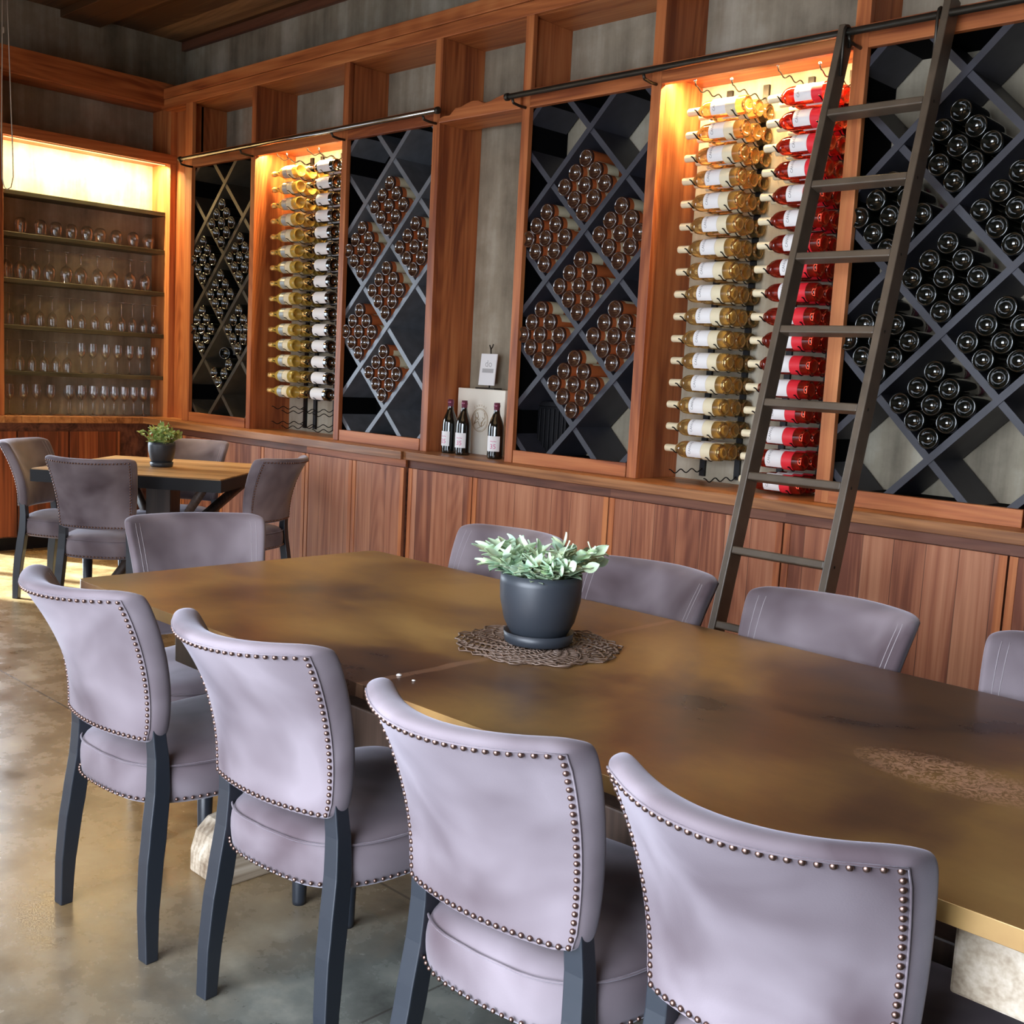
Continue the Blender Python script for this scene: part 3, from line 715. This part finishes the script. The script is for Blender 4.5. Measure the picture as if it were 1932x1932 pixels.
for x,y,w,a in((-4.452,.075,'leftmost of three, against the redwood side panel',.0),(-4.330,.062,'middle of three, left of the carton emblem',.3),(-4.102,.078,'rightmost of three, right of the carton emblem',.5)):
    lab='standing bottle with pink label, '+w
    if p_ is None:
        p_=make_bottle('standing_wine_bottle',M['darkglass'],M['plum'],lab_pink,lab,'wine bottle','standing bottles on the counter',(x,y,ZC+.0002),(0,0,a))
    else: dup(p_,(x,y,ZC+.0002),(0,0,a),lab)
t=empty('card_stand',(-4.335,.235,ZC+.352),'white card reading do on a small iron stand with forked top, on the carton','sign')
MB().box(-.07,.075,-.03,.03,0,.008).build('base',M['iron'],t,.002)
MB().tube([(0,.008,.008),(0,.008,.19),(.002,.005,.215)],.004,8).tube([(.002,.005,.21),(-.008,.004,.236)],.0035,8).tube([(.002,.005,.214),(.014,.003,.225),(.024,.0,.24)],.0035,8).build('stem',M['iron'],t)
o=MB().obox((-.004,-.004,.105),(.060,0,.0),(0,.003,0),(.008,0,.084)).build('card',M['white'],t)
mm=MB()
vs,fs=textmesh('do',.052); mm.add([(x+.002,-.0076,.135+y) for x,y,z in vs],fs); mm.add([(-.046,-.0076,.088),(.04,-.0076,.088),(.042,-.0076,.11),(-.044,-.0076,.11)],[(0,1,2,3)])
mm.build('print',M['greyink'],o)

# ------------------------------------------------------------------ ladder and its rail
yr,zr=-.095,2.655
def rail(x0,x1,brs,label):
    t=empty('ladder_rail',((x0+x1)/2,yr,zr),label,'rail'); c=(x0+x1)/2
    MB().tube([(x0-c,0,0),(x1-c,0,0)],.0135,14).build('tube',M['rail'] if x0<-5 else M['iron'],t)
    MB().tube([(x0-c-.012,0,0),(x0-c+.004,0,0)],.018,14).build('end_cap',M['iron'],t); MB().tube([(x1-c-.004,0,0),(x1-c+.012,0,0)],.018,14).build('end_cap',M['iron'],t)
    for b in brs:
        MB().tube([(b-c,0,-.012),(b-c,.01,-.03),(b-c,.05,-.035),(b-c,-yr,-.035)],.007,8).build('bracket',M['iron'],t)
    return t
rail(-7.05,-4.47,[-7.06,-6.317,-5.367,-4.58],'steel ladder rail over the three left bays, ending at the open bay')
rail(-3.96,1.0,[-3.93,-3.142,-2.187,-1.38,-.39],'dark ladder rail over the right bays that the ladder hangs on')
k_=.90
lx0,lx1=-2.444*k_,-2.039*k_
ly=lambda i:-4+k_*(4+.2455-.0749*i); lz=lambda i:1.34+k_*(2.4645-1.34-.29545*i)
i0=-1.25; i1=8.95
tL=empty('library_ladder',((lx0+lx1)/2,ly(i1),0),'dark worn wooden library ladder leaning on the rail in front of the racks','ladder')
org=Vector(tL.location)
dirv=Vector((0,ly(i0)-ly(i1),lz(i0)-lz(i1))).normalized(); nrm=Vector((0,dirv.z,-dirv.y))   # nrm points to the wall
zi=lambda i:Vector((0,ly(i),lz(i)))
iF=(lz(0))/(k_*.29545)   # foot index at z=0
for sgn,x in((-1,lx0),(1,lx1)):
    a=zi(i0 if sgn<0 else i0-.15); b=zi(iF); 
    cx=x+sgn*.014-(0)
    hw=Vector((.014,0,0)); hd=nrm*.038
    c=(a+b)/2; 
    m=MB()
    # clipped foot: end at floor
    top=a+nrm*.03; bot=b+nrm*.03
    vs=[]
    for p in (bot,top):
        for sx,sd in((-1,-1),(1,-1),(1,1),(-1,1)):
            q=p+Vector((cx,0,0))+sx*hw+sd*hd
            if p is bot: q=q-dirv*((q.z-.002)/dirv.z)
            vs.append(q-org)
    m.add(vs,[(0,3,2,1),(4,5,6,7),(0,1,5,4),(1,2,6,5),(2,3,7,6),(3,0,4,7)])
    m.build('stile',M['ironlad'],tL,.004)
    # hook over the rail
    hk=MB(); Y0=zi(-1.03)
    pts=[Vector((cx-org.x+sgn*(-.02),yr-org.y+.022*math.cos(w)-.0,zr+.022*math.sin(w))) for w in [PI*1.05-PI*1.15*q/8 for q in range(9)]]
    pts=[Vector((cx-org.x-sgn*.02,yr-org.y-.024,zr-.16)),Vector((cx-org.x-sgn*.02,yr-org.y-.024,zr-.02))]+pts+[Vector((cx-org.x-sgn*.02,yr-org.y+.024,zr-.05))]
    hk.tube(pts,.006,8); hk.build('hook',M['iron'],tL)
for i in range(9):
    p=zi(i)+nrm*.022+Vector(((lx0+lx1)/2,0,0))-org
    w=(lx1-lx0)/2
    MB().obox(p,(w,0,0),nrm*.028,dirv*.014).build('rung',M['ironlad'],tL,.005)
    q=zi(i)+nrm*.02+Vector((lx1+.0285,0,0))-org
    MB().lathe([(.0005,.003),(.004,.002),(.006,0)],10,Matrix.Translation(q)@Matrix.Rotation(PI/2,4,'Y')).build('bolt',M['iron'],tL)

# ------------------------------------------------------------------ chairs
def build_chair():
    root=empty('dining_chair',(0,0,0),'','chair',0,'grey velvet dining chairs')
    NS,NT=14,12
    def surf(s,t,k):   # k 0 rear .. 1 front
        dz=min(t,0)*.352; t=max(t,0)
        hw=.183+.036*t**1.3; sh=max(0,(t-.90)/.10)**2*.03; hw*=1-sh
        lo=max(0,(.10-t)/.10)**2*.04; hw*=1-lo
        cr=max(0,(abs(s)-.84)/.16)**2
        z=.492+dz+t*.352+ .006*abs(s)**3*t - cr*.010*(t**14) + cr*.012*(1-t)**10
        y=-.008-.158*t**1.75+ (.030+.072*t)*s*s + k*(.048+.010*t)
        return (s*hw,y,z)
    mb=MB(); mb.smooth=True
    vs=[];fs=[]
    eps=.055; ept=.035
    def cl(a,e): return max(-1+e,min(1-e,a))
    ss=[-1+2*i/NS for i in range(NS+1)]; ts=[j/NT for j in range(NT+1)]
    ss2=[-1,-1+.05]+ss[1:-1]+[1-.05,1]; ts2=[0,.04]+ts[1:-1]+[.96,1]
    ns,nt_=len(ss2),len(ts2)
    def idx(l,i,j): return l*ns*nt_+j*ns+i
    for l,kk in((0,0),(1,1)):
        for j,t_ in enumerate(ts2):
            for i,s_ in enumerate(ss2):
                s3=s_*(1-.045); t3=.5+(t_-.5)*(1-.06)
                x,y,z=surf(s3,t3,kk)
                b=0
                if kk==1: b=.018*(1-s3**4)*(math.sin(PI*min(1,max(0,t3)))**.6)   # padded front
                vs.append((x,y+b,z))
    for j in range(nt_-1):
        for i in range(ns-1):
            fs.append((idx(0,i,j),idx(0,i+1,j),idx(0,i+1,j+1),idx(0,i,j+1)))
            fs.append((idx(1,i,j),idx(1,i,j+1),idx(1,i+1,j+1),idx(1,i+1,j)))
    per=[(i,0) for i in range(ns)]+[(ns-1,j) for j in range(1,nt_)]+[(i,nt_-1) for i in range(ns-2,-1,-1)]+[(0,j) for j in range(nt_-2,0,-1)]
    b0=len(vs)
    rings=[(.22,1.0),(.55,1.02),(.8,1.0)]
    for kk,e in rings:
        for i,j in per:
            s_,t_=ss2[i]*e,.5+(ts2[j]-.5)*e
            vs.append(surf(s_,max(-.02,min(1.03,t_)),kk))
    n=len(per)
    lay=[[idx(0,i,j) for i,j in per]]+[[b0+q*n+r for r in range(n)] for q in range(3)]+[[idx(1,i,j) for i,j in per]]
    for a,b in zip(lay[:-1],lay[1:]):
        for r in range(n): fs.append((a[r],b[r],b[(r+1)%n],a[(r+1)%n]))
    mb.add([(x,y,z) for x,y,z in vs],[f[::-1] for f in fs] if False else fs)
    back=mb.build('backrest',M['velvet'],root)
    sub=back.modifiers.new('s','SUBSURF'); sub.levels=1; sub.render_levels=2
    # nailheads round the rear face
    def nail(mb,p,nr,r=.0048):
        nr=Vector(nr).normalized(); q=nr.to_track_quat('Z','Y').to_matrix().to_4x4()
        mb.lathe([(r,-.001),(r*.95,.0012),(r*.6,.0028),(.0002,.0034)],8,Matrix.Translation(Vector(p))@q)
    nb=MB(); path=[]
    S,T0,T1=.92,.035,.945
    def rear(s,t):
        x,y,z=surf(s,t,0); a=Vector(surf(s+.01,t,0))-Vector(surf(s-.01,t,0)); b=Vector(surf(s,t+.01,0))-Vector(surf(s,t-.01,0)); return Vector((x,y,z)),a.cross(b).normalized()
    segs=[((-S,T1),(S,T1),27),((S,T1),(S,T0),23),((S,T0),(-S,T0),22),((-S,T0),(-S,T1),23)]
    for (a,b,n_) in segs:
        for i in range(n_):
            f=i/n_; p,nn=rear(a[0]+(b[0]-a[0])*f,a[1]+(b[1]-a[1])*f); nail(nb,p+nn*.0012,nn)
    nb.build('nailhead_trim',M['brass'],back)
    # welt along the nail line and double stitching on the front
    wb=MB(); pts=[]
    for (a,b,n_) in segs:
        for i in range(12):
            f=i/12; s_,t_=a[0]+(b[0]-a[0])*f,a[1]+(b[1]-a[1])*f
            p,nn=rear(s_*1.035,.5+(t_-.5)*1.03); pts.append(p+nn*.0003)
    pts.append(pts[0]); wb.tube(pts,.0016,6,False); wb.build('seam',M['velvet'],back)
    sb=MB()
    for sx in(-1,1):
        for s0 in(.80,.865):
            sb=MB(); pts=[]
            for i in range(20):
                t3=.05+.9*i/19; x,y,z=surf(sx*s0,t3,1); bb=.018*(1-s0**4)*(math.sin(PI*t3)**.6); pts.append((x,y+bb-.0002,z))
            sb.tube(pts,.0009,5); sb.build('stitching',M['thread'],back)
    # seat
    def outline(sc,n=40):
        o=[]
        for i in range(n):
            a=2*PI*i/n; c,s_=math.cos(a),math.sin(a)
            e=.42
            u=abs(c)**e*(1 if c>0 else -1); v=abs(s_)**e*(1 if s_>0 else -1)
            u*= .98; y=.285+v*.225*(1+(sc-1)*.5)
            hw=.205+.040*(v+1)/2
            if v<0: y-= .052*(1-abs(u)**2.6)*(-v)
            o.append((u*(hw*(1+(sc-1)*1.1)),y))
        return o
    sm=MB(); sm.smooth=True
    lv=[(.340,.97),(.348,1.0),(.385,1.03),(.418,1.02),(.440,.965),(.453,.86),(.464,.62),(.469,.3)]
    n=40; vs=[(0,.285,.340)]; fs=[]
    for z,sc in lv: vs+=[(x,y,z) for x,y in outline(sc,n)]
    vs.append((0,.285,.470)); top_=len(vs)-1
    for r in range(n): fs.append((0,1+(r+1)%n,1+r)); e=1+(len(lv)-1)*n; fs.append((top_,e+r,e+(r+1)%n))
    for q in range(len(lv)-1):
        for r in range(n): a=1+q*n; fs.append((a+r,a+(r+1)%n,a+n+(r+1)%n,a+n+r))
    sm.add(vs,fs); seat=sm.build('seat',M['velvet'],root); mo=seat.modifiers.new('s','SUBSURF'); mo.levels=1; mo.render_levels=1
    ol=outline(1.0,120); nb=MB(); acc=0; last=None
    for i in range(len(ol)):
        a=Vector((*ol[i],.357)); b=Vector((*ol[(i+1)%len(ol)],.357)); d=(b-a).length
        while acc<d:
            p=a+(b-a)*(acc/d); nn=Vector(((b-a).y,-(b-a).x,0)).normalized()
            nail(nb,p+nn*.0045,nn,.0044); acc+=.0175
        acc-=d
    nb.build('nailhead_trim',M['brass'],seat)
    wb=MB(); ol=outline(.998,60); pts=[(x*1.008,.285+(y-.285)*1.004,.4345) for x,y in ol]; pts.append(pts[0]); wb.tube(pts,.0022,6,False); wb.build('welt',M['velvet'],seat)
    for sx in(-1,1):
        zz=[.535*q/14 for q in range(15)]
        kp=[(0,.018),(.1,.019),(.2,.027),(.3,.040),(.38,.050),(.45,.052),(.54,.044)]
        def ip(z):
            for (a,b),(c,d) in zip(kp[:-1],kp[1:]):
                if z<=c: u=(z-a)/(c-a); u=u*u*(3-2*u)*.5+u*.5; return b+(d-b)*u
        MB().sweep([(sx*(.190-.028*(z/.535)),ip(z),z) for z in zz],[.0170+.0022*math.sin(PI*z/.6) for z in zz],[.0155+.006*math.sin(PI*min(1,z/.55))**1.5 for z in zz]).build('leg',M['blackleg'],root,.0025)
        MB().lathe([(.0005,0),(.0165,0),(.0175,.01),(.025,.345),(.0005,.345)],14,Matrix.Translation((sx*.205,.43,0))).build('leg',M['blackleg'],root)
    return root
ch0=build_chair()
D=math.radians
chairs=[(-2.367,-2.876,3.8,'grey velvet chair with nailheads, near side of the dark table, farthest left'),
 (-1.781,-2.822,5.0,'grey velvet chair with nailheads, near side of dark table, second from left'),
 (-1.163,-2.831,3.3,'grey velvet chair with nailheads, near side of dark table, third from left'),
 (-.690,-2.80,2.5,'grey velvet chair nearest the camera, cut off by the bottom edge'),
 (-2.43,-1.53,180,'grey velvet chair on the far side of the dark table, behind the potted plant'),
 (-1.80,-1.64,180,'grey velvet chair on the far side of the table, just right of the plant'),
 (-1.265,-1.63,180,'grey velvet chair on the far side of the table, below the ladder'),
 (-.685,-1.60,180,'grey velvet chair on the far side, cut off by the right edge'),
 (-3.10,-2.205,-106,'brown-grey velvet chair at the left end of the dark table'),
 (-6.17,-1.46,-51,'brown-grey chair at far left of the wooden table, its front showing'),
 (-5.16,-1.58,42.7,'brown-grey chair with its back to the camera at the wooden table'),
 (-5.01,-.65,112,'brown-grey chair on the right of the wooden table, seen from behind'),
 (-6.08,-.53,-141,'dark chair behind the small potted plant and wooden table')]
for i,(x,y,a,lab) in enumerate(chairs):
    if i==0: ch0.location=(x,y,0); ch0.rotation_euler=(0,0,D(a)); ch0['label']=lab
    else: dup(ch0,(x,y,0),(0,0,D(a)),lab)

# ------------------------------------------------------------------ big table
TZ=.738
t=empty('dining_table',(-.9,-2.19,0),'long dining table with dark patinated metal top on timber trestles','table')
ox,oy=-.9,-2.19
x0,x1,y0,y1=-2.876,1.3,-2.698,-1.683
c_=.03
poly=[(x0+c_,y0),(x1,y0),(x1,y1),(x0+c_,y1),(x0+.008,y1-.008),(x0,y1-c_),(x0,y0+c_),(x0+.008,y0+.008)]
o=MB().prismz(poly,TZ-.028,TZ).build('tabletop',M['ttop'],t,.001); o.location=(-ox,-oy,0)
for xx in(-2.45,-.46,1.0):
    f=MB()
    # rounded timber foot running across the table
    pr=[];R=.075
    pr=[(y0+.15,.0),(y0+.15,.06),(y0+.165,.11),(y0+.20,.14),(y0+.26,.15),(y1-.26,.15),(y1-.20,.14),(y1-.165,.11),(y1-.15,.06),(y1-.15,.0)]
    n=len(pr); w=.075
    f.add([(xx-w,y,z) for y,z in pr]+[(xx+w,y,z) for y,z in pr],[tuple(range(n)),tuple(range(2*n-1,n-1,-1))]+[((i+1)%n,i,n+i,n+(i+1)%n) for i in range(n)])
    o=f.build('trestle_foot',M['grey_timber'],t,.006); o.location=(-ox,-oy,0)
    o=MB().box(xx-.06,xx+.06,(y0+y1)/2-.12,(y0+y1)/2+.12,.15,TZ-.16).build('trestle_post',M['darktimber'] if xx<0 and xx<-1 else M['grey_timber'],t,.005); o.location=(-ox,-oy,0)
    o=MB().box(xx-.06,xx+.06,y0+.09,y1-.09,TZ-.16,TZ-.029).build('cross_beam',M['darktimber'] if xx<-1 else M['grey_timber'],t,.005); o.location=(-ox,-oy,0)
o=MB().box(-2.45,1.0,(y0+y1)/2-.045,(y0+y1)/2+.045,.33,.46).build('stretcher',M['darktimber'],t,.005); o.location=(-ox,-oy,0)
for x,y,s_,w in((-1.645,-2.60,.006,'left'),(-1.60,-2.601,.004,'right')):
    tag(MB().lathe([(.0003,0),(s_,.001),(s_*.8,s_*.5),(.0003,s_*.7)],8).build('crumb',M['white'],None,0,loc=(x,y,TZ+.0002)),'tiny shiny crumb on the dark table near the seam, the %s one'%w,'crumb','crumbs on the dark table')
# placemat
mm=MB(); mc=(-1.660,-2.183)
for q in range(15):
    r=.045+q*.0098; n=90; pts=[]
    for i in range(n+1):
        a=2*PI*i/n; rr=r+.0065*math.sin(a*23+q*1.9)+.003*math.sin(a*11+q)
        if q>12: rr+=.008*math.sin(a*9)
        pts.append((rr*math.cos(a),rr*math.sin(a),.0035+.0018*math.sin(a*31+q*PI)))
    mm.tube(pts,.0019,5,False)
for i in range(46):
    a=2*PI*i/46; pts=[]
    for q in range(12):
        r=.04+.14*q/11; pts.append((r*math.cos(a+.10*math.sin(q*1.1+i)),r*math.sin(a+.10*math.sin(q*1.1+i)),.0028))
    mm.tube(pts,.0013,4,False)
tag(mm.build('placemat',M['mat'],None,0,loc=(mc[0],mc[1],TZ+.0004)),'round open-weave brown placemat under the large potted plant','placemat')
# potted plants
def leaf(mb,p,d,up,L,W,curl=.2):
    d=d.normalized(); s_=d.cross(up); s_=s_.normalized() if s_.length>1e-4 else Vector((1,0,0)); u=s_.cross(d).normalized()
    vs=[];fs=[];n=5
    for i in range(n+1):
        t_=i/n; w=W*math.sin(PI*min(.999,t_*.93+.06))**.8*(1-.25*t_)
        c=p+d*(L*t_)+u*(-curl*L*t_*t_)
        vs+=[c-s_*w+u*W*.25,c,c+s_*w+u*W*.25]
    for i in range(n):
        for q in(0,1): fs.append((i*3+q,i*3+q+1,i*3+q+4,i*3+q+3))
    o=mb.smooth; mb.smooth=True; mb.add(vs,fs); mb.smooth=o
def plant(loc,R,H,label,leafm,nst,LL,WW,spread,seed,hgt,saucer=True,elong=1.0):
    g=random.Random(seed)
    t=empty('potted_plant',loc,label,'plant')
    prof=[(.0005,.012),(R*.60,.012),(R*.66,.016),(R*.86,H*.32),(R*.98,H*.62),(R,H*.86),(R*.985,H),(R*.955,H),(R*.965,H*.86),(R*.94,H*.62),(R*.9,H*.55)]
    MB().lathe(prof,40).build('pot',M['pot'],t)
    MB().lathe([(.0005,.0),(R*.78,.0),(R*.82,.003),(R*.86,.026),(R*.84,.026),(R*.79,.006),(.0005,.005)],40).build('saucer',M['pot'],t)
    MB().lathe([(R*.95,H*.84),(.0005,H*.87)],24).build('soil',M['soil'],t)
    fo=MB()
    for s_ in range(nst):
        a=g.uniform(0,2*PI); r0=R*.75*math.sqrt(g.random()); base=Vector((r0*math.cos(a),r0*math.sin(a),H*.85))
        lean=Vector((math.cos(a)*elong,math.sin(a),0))*(spread*(.3+.7*r0/R)*g.uniform(.6,1.2)); hh=hgt*g.uniform(.55,1.0)*(1-.35*(r0/R)**2)
        pts=[]
        for i in range(7):
            q=i/6; pts.append(base+lean*q**1.3+Vector((0,0,hh*(q-.28*q*q*(r0/R)*1.6))))
        fo.tube(pts,[.0018*(1-.6*i/6) for i in range(7)],5)
        ph=g.uniform(0,6)
        for i in range(1,7):
            for kq in range(2):
                p=pts[i]; dirn=(pts[i]-pts[i-1]).normalized()
                ph+=PI+.3 if kq==0 else 1.1
                side=Vector((math.cos(ph),math.sin(ph),g.uniform(-.15,.5)))
                leaf(fo,p,side*.9+dirn*.7,Vector((0,0,1)),LL*g.uniform(.7,1.1),WW*g.uniform(.8,1.15),g.uniform(.0,.35))
        leaf(fo,pts[-1],(pts[-1]-pts[-2]),Vector((g.random(),g.random(),.3)),LL,WW,.1)
    fo.build('foliage',leafm,t)
    return t
plant((mc[0],mc[1],TZ+.0095),.0925,.158,'large charcoal pot with pale sage-green leafy plant on the dark table',M['leaf'],38,.043,.0135,.074,5,.105,elong=1.05)
plant((-5.66,-.955,TZ),.073,.135,'small black pot with yellow-green bushy plant on the wooden table',M['leaf2'],30,.026,.013,.062,9,.125)

# ------------------------------------------------------------------ wooden table at the back
A=D(39)
t=empty('wooden_table',(-5.655,-.945,0),'square table with pale wood top and dark edge near the corner','table',A)
MB().box(-.50,.50,-.485,.485,TZ-.012,TZ).build('tabletop',M['oak'],t,.002)
m=MB().box(-.505,.505,-.49,-.48,TZ-.068,TZ-.006).box(-.505,.505,.48,.49,TZ-.068,TZ-.006).box(-.505,-.495,-.48,.48,TZ-.068,TZ-.006).box(.495,.505,-.48,.48,TZ-.068,TZ-.006).box(-.495,.495,-.48,.48,TZ-.066,TZ-.0125)
m.build('edge_frame',M['black'],t)
for a_ in range(4):
    w=PI/2*a_+PI/4; c_,s_=math.cos(w),math.sin(w)
    MB().tube([(c_*.05,s_*.05,.30),(c_*.52,s_*.52,TZ-.068)],.030,4).build('brace',M['darktimber'],t)
    MB().tube([(c_*.05,s_*.05,.40),(c_*.34,s_*.34,.035)],.030,4).build('leg',M['darktimber'],t)
MB().box(-.07,.07,-.07,.07,.25,TZ-.068).build('column',M['darktimber'],t,.004)

# shade cord, upper left
t=empty('blind_cord',(-7.18,-1.185,2.305),'thin looped white blind cord hanging at the upper left edge','cord')
MB().tube([(0,-.022,CE-2.306),(0,-.026,.8),(0,-.033,.35),(0,-.030,.06),(0,-.018,.01),(0,0,0),(0,.022,.015),(0,.036,.08),(0,.034,.2),(0,.026,.45),(0,.012,.9),(0,.0,CE-2.306)],.0035,6).build('cord',M['cord'],t)
MB().lathe([(.0003,-.02),(.006,-.012),(.006,.012),(.0003,.02)],8,Matrix.Translation((0,-.018,.93))).build('knot',M['cord'],t)

# ------------------------------------------------------------------ daylight
COOL=(.80,.88,1.0)
for a,b in wins: area('window_daylight',((a+b)/2,YB+.02,(wz0+wz1)/2),(PI/2-.30,0,0),b-a,wz1-wz0,(22 if a<-4 else 132),COOL,2.05)
area('door_daylight',(XW-.11,(dy0+dy1)/2,dzt/2+.03),(0,-PI/2+.45,.0),dzt-.1,dy1-dy0,70,(.76,.88,1.0),2.2)
sn=bpy.data.lights.new('sun','SUN'); sn.energy=32; sn.angle=.03; sn.color=(.68,.85,1.0)
so=bpy.data.objects.new('sun',sn); C.objects.link(so); so.rotation_euler=Vector((.55,.30,-.60)).to_track_quat('-Z','Y').to_euler()
wld=bpy.data.worlds.new('world'); scene.world=wld; wld.use_nodes=True
bg=wld.node_tree.nodes['Background']; bg.inputs[0].default_value=(.75,.85,1,1); bg.inputs[1].default_value=1.0
area('warm_fill',(-3.0,-3.5,CE-.05),(0,0,0),3.5,2.5,20,(1,.68,.38))  # unseen area light added under the ceiling as warm ambient fill

# ------------------------------------------------------------------ camera
cam=bpy.data.cameras.new('camera'); co=bpy.data.objects.new('camera',cam); C.objects.link(co)
F=Vector((-0.69299676,0.70965045,-0.12708944)); R_=Vector((0.70986914,0.70244392,0.05155913)); U=Vector((-0.12586217,0.05448656,0.99055032))
mt=Matrix((( R_.x,U.x,-F.x,0),(R_.y,U.y,-F.y,-4.0),(R_.z,U.z,-F.z,1.34017),(0,0,0,1)))
co.matrix_world=mt
cam.sensor_width=36; cam.lens=36*2107.99/1932; cam.shift_x=7.582/1932; cam.shift_y=10.432/1932; cam.clip_start=.02
scene.camera=co
vs_=scene.view_settings; vs_.view_transform='Standard'; vs_.look='None'; vs_.exposure=0.15; vs_.gamma=1; vs_.use_curve_mapping=False
